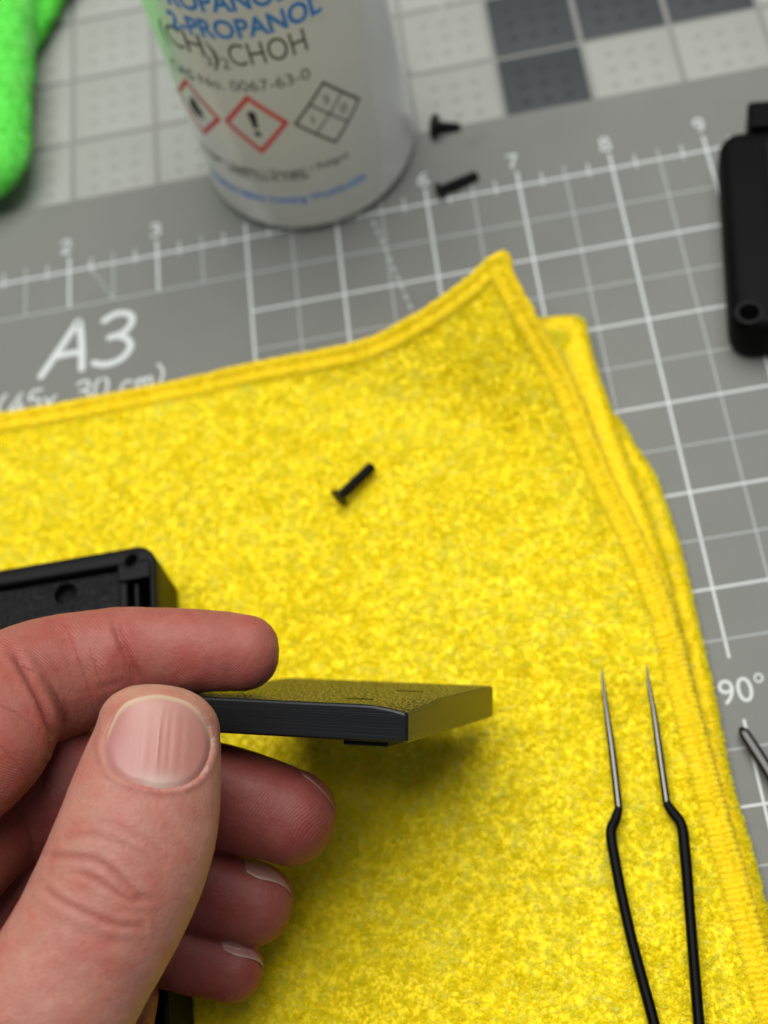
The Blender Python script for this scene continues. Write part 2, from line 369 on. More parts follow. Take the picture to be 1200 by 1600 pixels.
def label_text(s, right_px, h, mat, name, left_px=None, bold=0.0, ratio=1.0, tilt=0.0):
    ar, zr = cyl_hit(*right_px); bm = text_mesh(s, bold); xs = [v.co.x for v in bm.verts]; x0, x1 = min(xs), max(xs); k = h / 0.7
    wx = k * ratio
    if left_px: al, zl = cyl_hit(*left_px); wx = (ar - al) * BR / (x1 - x0)
    for v in bm.verts: v.co = (ar * BR - (x1 - v.co.x) * wx, zr + v.co.y * k, 0)
    return cap_bm(bm, mat, name)
label_text('ISOPROPANOL', (452, -6), 5.6, M_blue, 'lettering', bold=0.03, ratio=.80)
label_text('2-PROPANOL', (503, 15), 5.6, M_blue, 'lettering', bold=0.03, ratio=.80)
h_end = label_text('CHOH', (482, 77), 7.0, M_ink, 'lettering', left_px=(361, 97))
label_text('2', (362, 108), 3.6, M_ink, 'lettering')
label_text(')', (345, 101), 7.0, M_ink, 'lettering'); label_text('3', (334, 104), 3.4, M_ink, 'lettering'); label_text('(CH', (322, 88), 7.0, M_ink, 'lettering', ratio=0.85)
label_text('CAS No. 0067-63-0', (486, 121), 3.6, M_ink, 'lettering', ratio=.95)
label_text('Danger / Gefahr / Danger / Peligro', (545, 244), 2.3, M_ink, 'lettering', ratio=.98, bold=0.012)
label_text('H225, H319, H336', (484, 278), 2.2, M_ink, 'lettering', left_px=(364, 281), bold=0.012)
label_text('Labelled Safety Venting Washbottle', (572, 277), 2.5, M_blue, 'lettering', ratio=.95, bold=0.02)
def frame_bm(corners, wd):
    C = np.array(corners); c = C.mean(0); bm = bmesh.new(); n = len(C)
    inner = c + (C - c) * (1 - wd / (np.linalg.norm(C - c, axis=1).mean() * .72))
    o = [bm.verts.new((*p, 0)) for p in C]; i = [bm.verts.new((*p, 0)) for p in inner]
    for k in range(n): bm.faces.new((o[k], o[(k + 1) % n], i[(k + 1) % n], i[k]))
    return bm, inner, c
def wall(px, py): a, z = cyl_hit(px, py); return (a * BR, z)
dm = [wall(385, 148), wall(452, 190), wall(410, 240), wall(350, 188)]
bm, inner, c = frame_bm(dm, 1.35); cap_bm(bm, M_red, 'hazard_diamond')
bm = bmesh.new(); up = unit(np.array(dm[0]) - np.array(dm[2])) * 0 + np.array([0, 1.0]); 
def poly(bm, pts): bm.faces.new([bm.verts.new((*p, 0)) for p in pts])
cx, cz = c
poly(bm, [(cx - .6, cz - 1.2), (cx + .6, cz - 1.2), (cx + 1.15, cz + 4.0), (cx + .6, cz + 4.7), (cx - .6, cz + 4.7), (cx - 1.15, cz + 4.0)])
poly(bm, [(cx + math.cos(a) * .95, cz - 3.2 + math.sin(a) * .95) for a in np.arange(10) * math.tau / 10])
bmesh.ops.triangulate(bm, faces=bm.faces); cap_bm(bm, M_inkb, 'exclamation_mark')
hx = max(abs(d[0] - cx) for d in dm); hz = max(abs(d[1] - cz) for d in dm); sh = hx * 2 + 0.6
bm, _, c2 = frame_bm([(x - sh, z) for x, z in dm], 1.35); cap_bm(bm, M_red, 'hazard_diamond')
bm = bmesh.new(); fx, fz = c2
poly(bm, [(fx - 2.2, fz - 2), (fx + 2.2, fz - 2), (fx + 2.6, fz - .3), (fx + 1.6, fz + 1.2), (fx + 1.3, fz + 3.2), (fx + .2, fz + 1.8), (fx - .6, fz + 4), (fx - 1.4, fz + 1.6), (fx - 2.6, fz + .2)])
poly(bm, [(fx - 2.4, fz - 3.4), (fx + 2.4, fz - 3.4), (fx + 2.4, fz - 2.6), (fx - 2.4, fz - 2.6)])
bmesh.ops.triangulate(bm, faces=bm.faces); cap_bm(bm, M_inkb, 'flame_mark')
nf = [wall(504, 126), wall(563, 153), wall(525, 224), wall(458, 194)]
bm, inner, c = frame_bm(nf, 0.8); cap_bm(bm, M_ink, 'rating_diamond')
nf = np.array(nf); bm = bmesh.new()
for a, b2 in ((0, 1), (1, 2)):
    p, q = (nf[a] + nf[b2]) / 2, (nf[(a + 2) % 4] + nf[(b2 + 2) % 4]) / 2; d = unit(q - p); nn = np.array([-d[1], d[0]]) * .25
    poly(bm, [p + nn, p - nn, q - nn, q + nn])
cap_bm(bm, M_ink, 'rating_lines', 0.05)
for ch, (i0, i1) in {'3': (0, 0), '0': (1, 1), '1': (3, 3)}.items():
    q = c * .55 + nf[i0] * .45; bm = text_mesh(ch); k = 3.0 / .7
    for v in bm.verts: v.co = (q[0] + (v.co.x - .3) * k, q[1] + (v.co.y - .35) * k, 0)
    cap_bm(bm, M_ink, 'rating_digit')
# blue print on the far side of the wall, seen through the plastic
a0, z0 = cyl_hit(545, 90)
bm = bmesh.new()
for r in range(4):
    poly(bm, [(a0 * BR + 62, z0 - 34 + r * 6.5), (a0 * BR + 100, z0 - 34 + r * 6.5), (a0 * BR + 100, z0 - 30 + r * 6.5), (a0 * BR + 62, z0 - 30 + r * 6.5)])
cap_bm(bm, M_blue, 'back_label_print')

# ------------------------------------------------------------------ yellow microfibre cloth, folded
cloth = empty('microfibre_cloth', (100, -130, 0))
tag(cloth, 'folded yellow microfibre cloth with stitched hem and upturned corner', 'cloth')
Tpx = [(-260, 697, 9), (0, 652, 9), (150, 625, 9), (300, 595, 9), (400, 571, 9.3), (500, 552, 10.5), (575, 534, 13), (667, 485, 19), (735, 436, 25), (768, 406, 28), (790, 396, 29)]
Rpx = [(790, 396, 29), (798, 426, 27), (826, 480, 23), (862, 543, 18), (898, 612, 14), (928, 690, 11.5), (957, 755, 10), (1000, 840, 9.2), (1042, 940, 9), (1077, 1072, 9), (1103, 1169, 9), (1132, 1275, 9), (1168, 1397, 9), (1202, 1518, 9), (1250, 1700, 9), (1300, 1900, 9)]
w3 = lambda P: np.array([atz(x, y, z) for x, y, z in P])
NU, NV = 170, 190
Tc = catmull(w3(Tpx), NU); Rc = catmull(w3(Rpx), NV)
BL = np.array([Tc[0][0] + 4, Rc[-1][1] - 2, 9.0])
s = np.linspace(0, 1, NU)[:, None]; t = np.linspace(0, 1, NV)[:, None]
Bc = BL + (Rc[-1] - BL) * s; Lc = Tc[0] + (BL - Tc[0]) * t
u = np.linspace(0, 1, NU)[:, None, None]; v = np.linspace(0, 1, NV)[None, :, None]
S = (1 - v) * Tc[:, None] + v * Bc[:, None] + (1 - u) * Lc[None] + u * Rc[None] - ((1-u)*(1-v)*Tc[0] + u*(1-v)*Tc[-1] + (1-u)*v*BL + u*v*Rc[-1])
px_, py_, _ = project(S)
S[..., 2] = np.maximum(S[..., 2], 8.2)
g = lambda cx, cy, r: np.exp(-((px_ - cx)**2 + (py_ - cy)**2) / r**2)
edge = np.minimum(np.minimum(np.arange(NU)[::-1][:, None] / 9, 1), np.minimum(np.arange(NV)[None] / 9, 1))
S[..., 2] += edge * (0.55 * vnoise(S[..., 0] / 16, S[..., 1] / 16, seed=3) + 0.30 * vnoise(S[..., 0] / 6, S[..., 1] / 6, seed=5)
                     + 1.2 * g(250, 720, 170) - 1.4 * g(820, 660, 90) + 0.9 * g(600, 700, 150))
du = np.gradient(S, axis=0); dv_ = np.gradient(S, axis=1); SN = unit(np.cross(dv_, du)); SN *= np.sign(SN[..., 2:3])
Vt = S.reshape(-1, 3); Vb = (S - SN * 2.0).reshape(-1, 3); nT = len(Vt)
Fq = [grid_faces(NU, NV)[:, ::-1], grid_faces(NU, NV, nT)]
def wallq(ids): ids = np.array(ids); return np.stack([ids[:-1], ids[1:], ids[1:] + nT, ids[:-1] + nT], -1)
idx = np.arange(nT).reshape(NU, NV)
Fq += [wallq(idx[:, 0])[:, ::-1], wallq(idx[-1, :])[:, ::-1], wallq(idx[:, -1]), wallq(idx[0, :])]
quads_mesh('top_layer', np.r_[Vt, Vb], np.concatenate(Fq), M_cloth, cloth)

def pile(name, P, N, T1, shade, parent, mat, length=1.9, width=0.17, per=9, clump=0.55, palette=None):
    """tufts of bent fibre ribbons: P clump roots, N normals, T1 nap direction"""
    n = len(P); k = per; T2 = np.cross(N, T1)
    off = rng.normal(0, clump, (n, k, 2)); root = P[:, None] + off[..., :1] * T1[:, None] + off[..., 1:] * T2[:, None] - N[:, None] * 0.3
    lean = T1[:, None] * rng.normal(.45, .5, (n, k, 1)) + T2[:, None] * rng.normal(0, .6, (n, k, 1))
    L = length * rng.uniform(.6, 1.25, (n, 1, 1)) * rng.uniform(.7, 1.2, (n, k, 1))
    p1 = root + N[:, None] * L * .62 + lean * L * .22; p2 = p1 + lean * L * .5 + N[:, None] * L * rng.uniform(-.12, .30, (n, k, 1))
    side = unit(np.cross(lean, N[:, None]) + rng.normal(0, .35, (n, k, 3))) * width
    Vv = np.stack([root - side, root + side, p1 - side * .9, p1 + side * .9, p2 - side * .35, p2 + side * .35], 2).reshape(-1, 3)
    m = n * k; b = np.arange(m)[:, None] * 6
    Q = np.concatenate([b + np.array([0, 1, 3, 2]), b + np.array([2, 3, 5, 4])])
    c = palette(shade, n, k)
    C = np.repeat(c.reshape(-1, 3), 6, axis=0)
    o = quads_mesh(name, Vv, Q, mat, parent, True, C); o['kind'] = 'stuff'
    return o
def yellow_palette(shade, n, k):
    tt = np.clip(.48 + .40 * shade[:, None] + rng.normal(0, .13, (n, 1)) + rng.normal(0, .20, (n, k)), 0, 1)[..., None]
    a = np.array([.91, .78, .003]); b = np.array([.93, .89, .008]); c = np.array([.96, .955, .27])
    r = np.where(tt < .6, a + (b - a) * tt / .6, b + (c - b) * (tt - .6) / .4)
    return r
def sample(Sg, Ng, uu, vv):
    nu, nv = Sg.shape[:2]; x = uu * (nu - 1); y = vv * (nv - 1); i = np.clip(x.astype(int), 0, nu - 2); j = np.clip(y.astype(int), 0, nv - 2); fx = (x - i)[:, None]; fy = (y - j)[:, None]
    f = lambda A: A[i, j] * (1-fx) * (1-fy) + A[i+1, j] * fx * (1-fy) + A[i, j+1] * (1-fx) * fy + A[i+1, j+1] * fx * fy
    return f(Sg), unit(f(Ng))
HEM = 4.7
A = np.linalg.norm(np.cross(du, dv_), axis=-1)[:-1, :-1].ravel(); A = A / A.sum()
cnt = 92000
pick = rng.choice(len(A), cnt, p=A); uu = (pick // (NV - 1) + rng.random(cnt)) / (NU - 1); vv = (pick % (NV - 1) + rng.random(cnt)) / (NV - 1)
P, N = sample(S, SN, uu, vv)
dT = np.abs(P[:, 1] - np.interp(P[:, 0], Tc[:, 0], Tc[:, 1])); dR = np.abs(P[:, 0] - np.interp(-P[:, 1], -Rc[:, 1], Rc[:, 0]))
qx, qy, _ = project(P)
hn = .8 * vnoise(P[:, 0] / 2.5, P[:, 1] / 2.5, seed=77); keep = (dT > HEM - 1.0 + hn) & (dR > HEM - 1.0 + hn) & (((qx > -60) & (qy < 1660)) | (rng.random(len(P)) < .38))
P, N = P[keep], N[keep]
ang = 1.1 + 1.5 * vnoise(P[:, 0] / 14, P[:, 1] / 14, seed=21) + 1.3 * vnoise(P[:, 0] / 4.5, P[:, 1] / 4.5, seed=22)
T1 = np.stack([np.cos(ang), np.sin(ang), 0 * ang], 1); T1 = unit(T1 - N * (T1 * N).sum(1, keepdims=True))
shade = .60 * vnoise(P[:, 0] / 1.4, P[:, 1] / 1.4, seed=31) + .25 * vnoise(P[:, 0] / 11, P[:, 1] / 11, seed=32) + .18 * vnoise(P[:, 0] / 40, P[:, 1] / 40, seed=33)
pile('pile', P, N, T1, shade, cloth, M_fibre, palette=yellow_palette, length=1.3, width=.125, per=5, clump=.25)

def hem(name, edge, inward, up, wd, thick, pitch, mat, parent, rope=True):
    """stitched band along an edge: edge (n,3), inward unit (n,3), up (n,3); ribs = stitches"""
    L = np.r_[0, np.cumsum(np.linalg.norm(np.diff(edge, axis=0), axis=1))]; n = int(L[-1] / (pitch / 6)); q = np.linspace(0, L[-1], n)
    I = lambda A: np.stack([np.interp(q, L, A[:, c]) for c in range(3)], 1)
    e, iw, uw = I(edge), unit(I(inward)), unit(I(up))
    prof = [(-.35, -1.2), (-.75, -.3), (-.6, .45), (.1, .95), (wd * .18, .9), (wd * .36, .28), (wd * .55, .62), (wd * .8, .78), (wd * .96, .5), (wd * 1.02, -.5)]
    ph = q / pitch + .25 * vnoise(q / 5, 0 * q, seed=7); rib = np.abs(np.sin(ph * math.pi)) ** .6; irr = vnoise(q / pitch, 0 * q + 3, seed=8) * .32
    rows = []
    for k, (a, z) in enumerate(prof):
        amp = .55 if k in (1, 2, 3) else .48
        rows.append(e + iw * (a + 0 * irr + (irr * .8 if 0 < k < 4 else 0) - (.3 * rib if k in (1, 2) else 0))[:, None] + uw * (z * thick + 0 * irr + (amp * (rib - .5) + irr * .5) * (1 if 0 < k < 9 else 0))[:, None])
    Vh = np.stack(rows, 1).reshape(-1, 3)
    o = quads_mesh(name, Vh, grid_faces(n, len(prof))[:, ::-1], mat, parent)
    mf = int(L[-1] * wd * 9); rf = rng.integers(0, n - 1, mf); wf = rng.uniform(-.1, 1.05, (mf, 1)); prf = np.interp(wf[:, 0], [p_[0] / wd for p_ in prof[3:]], [p_[1] for p_ in prof[3:]])[:, None]
    tg = unit(np.gradient(e, axis=0))[rf]; Pf = e[rf] + iw[rf] * wf * wd + uw[rf] * (prf * thick) + tg * rng.uniform(-.1, .1, (mf, 1))
    pile('hem_nap', Pf, uw[rf], unit(iw[rf] + tg * rng.normal(0, .3, (mf, 1))), -.25 + .5 * vnoise(q[rf] / .9, wf[:, 0] * 3, seed=55), parent, M_fibre, length=.75, width=.09, per=3, clump=.22, palette=yellow_palette)
    # fine stray loops along the outer rim
    m = n; r = rng.integers(0, n, m); base = e[r] + uw[r] * rng.uniform(-.6, .9, (m, 1)) * thick - iw[r] * rng.uniform(-1.5, .7, (m, 1))
    d1 = unit(-iw[r] * rng.uniform(-.3, 1, (m, 1)) + uw[r] * rng.uniform(.1, 1, (m, 1)) + rng.normal(0, .4, (m, 3)))
    sd = unit(np.cross(d1, rng.normal(0, 1, (m, 3)))) * .07; ln = rng.uniform(.4, 1.1, (m, 1))
    Vv = np.stack([base - sd, base + sd, base + d1 * ln * .6 + sd, base + d1 * ln * .6 - sd], 1).reshape(-1, 3)
    f = quads_mesh('hem_fuzz', Vv, np.arange(m * 4).reshape(-1, 4), M_fibre, parent, True, np.tile([.95, .72, .02], (m * 4, 1))); f['kind'] = 'stuff'
    return o
def inward_of(E, S_in): d = S_in - E; return unit(d)
iT = unit(S[:, 4] - S[:, 0]); iR = unit(S[-5, :] - S[-1, :])
hem('hem', Tc[:], iT, SN[:, 3], HEM, 1.35, 1.25, M_hem, cloth)
hem('hem', Rc[:], iR, SN[-4, :], HEM, 1.35, 1.25, M_hem, cloth)

def fold_layer(name, pxs, depth_in, thick, z_mid, mat):
    """rounded folded edge: swept half-round with flat plies running inward under the layer above"""
    E = catmull(np.array([atz(x, y, z_mid) for x, y in pxs]), 130)
    T = unit(np.gradient(E, axis=0)); out = np.stack([-T[:, 1], T[:, 0], 0 * T[:, 0]], 1)
    c = np.array([95., -150, 0]); sgn = np.sign(((E - c) * out).sum(1)).mean(); out *= np.sign(sgn)
    q = np.linspace(0, 1, 130) * 130
    r = thick / 2; rows = []
    for a in np.linspace(90, -90, 9):
        ca, sa = math.cos(math.radians(a)), math.sin(math.radians(a))
        rr = r * (1 + .06 * vnoise(q / 3, 0 * q + a / 40, seed=9))
        rows.append(E + out * ((ca - 1) * rr)[:, None] + np.array([0, 0, 1]) * (sa * rr)[:, None])
    top_in = rows[0] - out * depth_in; bot_in = rows[-1] - out * depth_in
    Vv = np.stack([top_in] + rows + [bot_in], 1).reshape(-1, 3)
    return quads_mesh(name, Vv, grid_faces(130, 11)[:, ::1], mat, cloth), E, out
fl2, E2, O2 = fold_layer('folded_layer', [(650, 545), (760, 512), (850, 500), (893, 497), (911, 503), (921, 540), (936, 590), (957, 650), (978, 712), (1004, 780), (1030, 850), (1052, 930), (1082, 1060), (1108, 1169), (1138, 1280), (1172, 1397), (1206, 1518), (1300, 1890)], 16, 3.6, 5.6, M_hem)
fl3, E3, O3 = fold_layer('folded_layer', [(820, 610), (925, 632), (962, 652), (995, 702), (1019, 738), (1036, 778), (1063, 862), (1091, 982), (1116, 1090), (1143, 1226), (1176, 1336), (1198, 1425), (1250, 1620), (1330, 1890)], 26, 3.2, 1.95, M_hem)
# base ply under everything
ip = np.array([Tc[0] + (2, -6, 0), [150, -48, 0], [160, -80, 0], [176, -140, 0], [178, -225, 0], BL + (2, 4, 0)])
Vp = [(p[0], p[1], 6.6) for p in ip] + [(p[0], p[1], 0.3) for p in ip]; n6 = len(ip)
mesh('folded_layer', Vp, [tuple(range(n6))[::-1], tuple(range(n6, 2 * n6))] + [(i, (i + 1) % n6, n6 + (i + 1) % n6, n6 + i) for i in range(n6)], M_cloth, cloth, smooth=False)
# pile on the strips of lower plies that show
for E, O, zt, rr0 in ((E2, O2, 5.6, 1.8), (E3, O3, 1.95, 1.6)):
    m = 8000; r = rng.integers(0, len(E), m); a_ = rng.uniform(-.3, math.pi / 2 + .1, (m, 1)); up_ = np.array([0, 0, 1.0]); inn = np.where(a_ > math.pi / 2 - .1, rng.uniform(0, 4, (m, 1)), 0)
    N = O[r] * np.cos(a_) + up_ * np.sin(a_); P = E[r] - O[r] * (rr0 + inn) + N * rr0 + unit(np.gradient(E, axis=0))[r] * rng.uniform(-1.2, 1.2, (m, 1)); T1 = unit(np.cross(N, rng.normal(0, 1, (m, 3))))
    pile('fold_nap', P, N, T1, -.2 + .5 * vnoise(P[:, 0] / 2, P[:, 1] / 2, seed=57), cloth, M_fibre, length=.8, width=.1, per=4, clump=.3, palette=yellow_palette)
for E, O, zt, seed in ((E2, O2, 7.1, 41), (E3, O3, 3.4, 43)):
    m = 4000; r = rng.integers(0, len(E), m); inn = rng.uniform(5.2 if seed == 41 else 2.6, 15, (m, 1))
    P = E[r] - O[r] * inn; P[:, 2] = zt; P[:, :2] += rng.normal(0, .4, (m, 2)); N = np.tile([0, 0, 1.0], (m, 1)); an = rng.uniform(0, 6.28, m); T1 = np.stack([np.cos(an), np.sin(an), 0 * an], 1)
    pile('pile', P, N, T1, .2 + .5 * vnoise(P[:, 0] / 3, P[:, 1] / 3, seed=seed), cloth, M_fibre, length=1.3, palette=yellow_palette, per=6)

# ------------------------------------------------------------------ green cloth
green = empty('green_cloth', (30, 60, -3))
tag(green, 'bright green microfibre cloth folded beside the bottle', 'cloth')
def roll(name, pxs, rad, zc, parent, mat, flat=1.0, seed=1):
    E = catmull(np.array([(*atz(x, y, z), r) for x, y, z, r in pxs]), 90); C = E[:, :3]; r = E[:, 3]
    T = unit(np.gradient(C, axis=0)); sd = unit(np.stack([-T[:, 1], T[:, 0], 0 * T[:, 0]], 1)); upv = np.cross(T, sd); upv *= np.sign(upv[:, 2:3]); sg = 40
    rows = []
    for a in np.linspace(0, 2 * math.pi, sg, endpoint=False):
        k = r * (1 + .07 * vnoise(np.arange(90) / 11, 0 * r + 2.2 * math.cos(a), 2.2 * math.sin(a), seed=seed) + .03 * vnoise(np.arange(90) / 3, 0 * r + 5 * math.cos(a), 5 * math.sin(a), seed=seed + 1))
        rows.append(C + sd * (k * math.cos(a))[:, None] + upv * (flat * k * math.sin(a))[:, None])
    Vv = np.stack(rows, 0).reshape(-1, 3)
    o = quads_mesh(name, Vv, grid_faces(sg, 90, 0, True), mat, parent)
    R3 = np.stack(rows, 0); Nn = unit(R3 - C[None]); m = 10000
    i = rng.integers(0, sg, m); j = rng.integers(0, 89, m); f = rng.random((m, 1)); f2 = rng.random((m, 1))
    P = (R3[i, j] * (1 - f) + R3[i, j + 1] * f) * (1 - f2) + (R3[(i + 1) % sg, j] * (1 - f) + R3[(i + 1) % sg, j + 1] * f) * f2; N = Nn[i, j]; T1 = unit(np.cross(N, rng.normal(0, 1, (m, 3))))
    sh = vnoise(P[:, 0] / 5, P[:, 1] / 5, P[:, 2] / 5, seed=51)
    pile('pile', P, N, T1, sh, parent, M_fibre, length=1.1, width=.21, per=3, palette=lambda s_, n_, k_: np.array([.10, .76, .07]) + (np.array([.42, .90, .22]) - np.array([.10, .76, .07])) * np.clip(.4 + .35 * s_[:, None] + rng.normal(0, .16, (n_, k_)), 0, 1)[..., None])
    return o
roll('front_fold', [(-75, -260, 9, 26), (-68, -60, 9, 26), (-72, 60, 9, 25), (-80, 170, 9, 24.6), (-84, 235, 9, 24.2), (-86, 276, 9, 22.5), (-90, 298, 8, 16), (-96, 313, 7, 4)], 0, 0, green, M_green, flat=.52, seed=61)
roll('rear_fold', [(170, -190, 4, 11), (105, -95, 4, 12), (52, -30, 4, 12), (0, 50, 4, 13), (-60, 120, 4, 12), (-110, 180, 4, 6)], 0, 0, green, M_green, flat=.5, seed=63)

# ------------------------------------------------------------------ screws
def make_screw(head_px, tip_px, zc, zc2, label, pan=False):
    h = atz(*head_px, zc); t = atz(*tip_px, zc2); ax = unit(t - h); ln = np.linalg.norm(t - h)
    root = empty('screw', (h + t) / 2); tag(root, label, 'screw', None)
    sd = unit(np.cross(ax, [0, 0, 1.0])); up = np.cross(sd, ax)
    def lat(name, prof, parent, seg=20):
        prof = np.array(prof); n = len(prof); Vv = []
        for a in np.arange(seg) * math.tau / seg:
            d = sd * math.cos(a) + up * math.sin(a); Vv += [h + ax * x + d * r * 1.18 for r, x in prof]
        return quads_mesh(name, np.array(Vv), grid_faces(seg, n, 0, True), M_screw, parent)
    hd = lat('head', [(.9, .55), (.9, .02), (1.95, 0), (2.15, .12), (2.1, .35), (1.15, 1.45), (.05, 1.5)] if not pan else [(1.0, .9), (1.0, .05), (1.7, 0), (2.5, .3), (2.8, .9), (2.8, 1.7), (2.6, 1.85), (.05, 1.85)], root)
    lat('drive_recess', [(.02, .6), (.88, .6), (.88, .1)], hd)
    pr = [(.02, 1.3), (1.0, 1.3)]; x = 1.7
    while x < ln - .5: pr += [(.88, x), (1.14, x + .11), (1.14, x + .17), (.88, x + .28)]; x += .4
    lat('threaded_shaft', pr + [(.85, ln - .3), (.6, ln), (.02, ln)], root)
make_screw((528, 779), (583, 727), 12.4, 12.0, 'black countersunk screw lying alone on the yellow cloth')
make_screw((684, 299), (746, 273), 2.0, 1.2, 'black countersunk screw lying across the ruler beside the number 6')
make_screw((673, 196), (719, 199), 3.0, 0.2, 'black pan-head screw lying at the edge of the mat behind the bottle', pan=True)

# ------------------------------------------------------------------ black open housing under the hand
ZB, ZR = 10.5, 28.0
corner = atz(236, 858, ZR); XR = 81.0; YF = atz(120, 869, ZR)[1]
house = empty('open_housing', (30, -170, ZB)); tag(house, 'open black plastic housing with textured plate, standing behind the fingers', 'housing')
def bevel_box(x0, y0, z0, x1, y1, z1, r=0.6, rc=0.6):
    o = lambda k: rounded_rect(x0 + k, y0 + k, x1 - k, y1 - k, max(rc - k, .05), 5)
    return prism([(o(.3 * r), z0), (o(0), z0 + r), (o(0), z1 - r), (o(.3 * r), z1 - .3 * r), (o(r), z1)])
def ring_wall(name, out, inn, z0, z1, mat, parent, r=.5):
    n = len(out); V = []
    c = np.array(out).mean(0); O = np.array(out); I = np.array(inn)
    dirn = unit(I - O)
    L = [(O, z0), (O, z1 - r), (O + dirn * r * .3, z1 - r * .3), (O + dirn * r, z1), (I - dirn * r, z1), (I - dirn * r * .3, z1 - r * .3), (I, z1 - r), (I, z0)]
    for P, z in L: V += [(p[0], p[1], z) for p in P]
    F = [(k * n + i, k * n + (i + 1) % n, ((k + 1) % 8) * n + (i + 1) % n, ((k + 1) % 8) * n + i) for k in range(8) for i in range(n)]
    return mesh(name, V, F, mat, parent)
X0, Y0 = -20.0, -262.0
out = rounded_rect(X0, Y0, XR, YF, 4.5, 10); inn = rounded_rect(X0 + 2.2, Y0 + 3.8, XR - 1.6, YF - 4.2, 1.2, 10)
ring_wall('outer_wall', out, inn, ZB, ZR, M_blackrim, house, .7)
px_r = atz(187, 890, ZR - 2)[0]
# textured plate with a round hole
hc = atz(102, 928, ZR - 2)[:2]; bm = bmesh.new()
zp = ZR - 2; NHL = 32; xa, xb, ya, yb = X0 + 3, px_r - .1, Y0 + 4.4, YF - 4.75; sq = min(yb - hc[1], 5.5) - .02
i_, q_ = [], []
for k in range(NHL):
    a = k * math.tau / NHL + math.pi / 4; ca_, sa_ = math.cos(a), math.sin(a); m_ = sq / max(abs(ca_), abs(sa_))
    i_.append(bm.verts.new((hc[0] + 2.7 * ca_, hc[1] + 2.7 * sa_, zp))); q_.append(bm.verts.new((hc[0] + m_ * ca_, hc[1] + m_ * sa_, zp)))
lo = [bm.verts.new((v.co.x, v.co.y, zp - 3.2)) for v in i_]
for k in range(NHL):
    k2 = (k + 1) % NHL; bm.faces.new((i_[k], q_[k], q_[k2], i_[k2])); bm.faces.new((lo[k], i_[k], i_[k2], lo[k2]))
bm.faces.new(lo)
for x0_, y0_, x1_, y1_ in ((xa, ya, xb, hc[1] - sq), (xa, hc[1] + sq, xb, yb), (xa, hc[1] - sq, hc[0] - sq, hc[1] + sq), (hc[0] + sq, hc[1] - sq, xb, hc[1] + sq)):
    bm.faces.new([bm.verts.new((x, y, zp)) for x, y in ((x0_, y0_), (x1_, y0_), (x1_, y1_), (x0_, y1_))])
R4 = [(xa, ya), (xb, ya), (xb, yb), (xa, yb)]
for k in range(4): (x0_, y0_), (x1_, y1_) = R4[k], R4[(k + 1) % 4]; bm.faces.new([bm.verts.new(p) for p in ((x0_, y0_, zp), (x0_, y0_, zp - 1.4), (x1_, y1_, zp - 1.4), (x1_, y1_, zp))])
bm_obj('textured_plate', bm, M_rough, house)
mesh('floor_panel', *prism([(rounded_rect(X0 + 1, Y0 + 1, XR - 1, YF - 1, 3), ZB + .1), (rounded_rect(X0 + 1, Y0 + 1, XR - 1, YF - 1, 3), ZB + 1.5)]), M_black, house, smooth=False)
mesh('divider_rib', *bevel_box(px_r + .25, Y0 + 4, ZB + 1, px_r + 1.9, YF - 4, ZR - 1.0, .3, .3), M_blackrim, house, smooth=False)
# corner block with slotted screw post
cb = atz(205, 876, ZR - .2)[:2]
mesh('corner_block', *bevel_box(px_r + .2, YF - 8.2, ZB + 1, XR - 1.4, YF - 3.9, ZR - .06, .25, .5), M_blackrim, house, smooth=False)
mesh('channel_wall', *bevel_box(px_r + 3.4, Y0 + 4, ZB + 1, px_r + 4.4, YF - 8.5, ZR - 1.6, .3, .3), M_blackrim, house, smooth=False)
bm = bmesh.new(); rr_ = []
for sc_, z_ in ((1.35, ZR - .08), (1.3, ZR + .10), (1.1, ZR + .10), (1.0, ZR + .05), (.98, ZR + .05)):
    ring = []
    for k in range(28):
        t_ = k * math.tau / 28; x, y = math.cos(t_) * 1.35 * sc_, math.sin(t_) * 1.75 * sc_; a = math.radians(-38)
        ring.append(bm.verts.new((cb[0] + x * math.cos(a) - y * math.sin(a), cb[1] + x * math.sin(a) + y * math.cos(a), z_)))
    rr_.append(ring)
for A_, B_ in zip(rr_[:-1], rr_[1:]):
    for k in range(28): bm.faces.new((A_[k], A_[(k + 1) % 28], B_[(k + 1) % 28], B_[k]))
bm_obj('screw_post_rim', bm, M_blackrim, house, smooth=True)
bm = bmesh.new(); bm.faces.new([bm.verts.new((cb[0] + math.cos(t_) * 1.35 * math.cos(a) - math.sin(t_) * 1.75 * math.sin(a), cb[1] + math.cos(t_) * 1.35 * math.sin(a) + math.sin(t_) * 1.75 * math.cos(a), ZR + .07)) for t_ in np.arange(28) * math.tau / 28])
bm_obj('screw_hole', bm, M_hole, house)

# ------------------------------------------------------------------ second black housing half at the right
lidA = atz(1117, 222, 9); lidB = atz(1136, 516, 9)
ay = unit((lidA - lidB) * (1, 1, 0)); axx = np.array([ay[1], -ay[0], 0]); Ly = np.linalg.norm((lidA - lidB)[:2])
lid = empty('housing_half', lidB); tag(lid, 'black plastic housing half with a screw hole lying on the ruled mat', 'housing')
def local(V, org): V = np.array(V, float); return org[:2][None] @ np.eye(2) * 0 + 0 if False else np.c_[org[0] + V[:, 0] * axx[0] + V[:, 1] * ay[0], org[1] + V[:, 0] * axx[1] + V[:, 1] * ay[1], V[:, 2]]
o_ = lambda k: rounded_rect(k, k, 62 - k, Ly + 3 - k, 5.5 - k * .6, 8)
V, F = prism([(o_(1.6), .05), (o_(.4), 1.2), (o_(0), 4), (o_(.2), 10.5), (o_(.9), 12.4), (o_(2.2), 13.4), (o_(3.4), 13.6)])
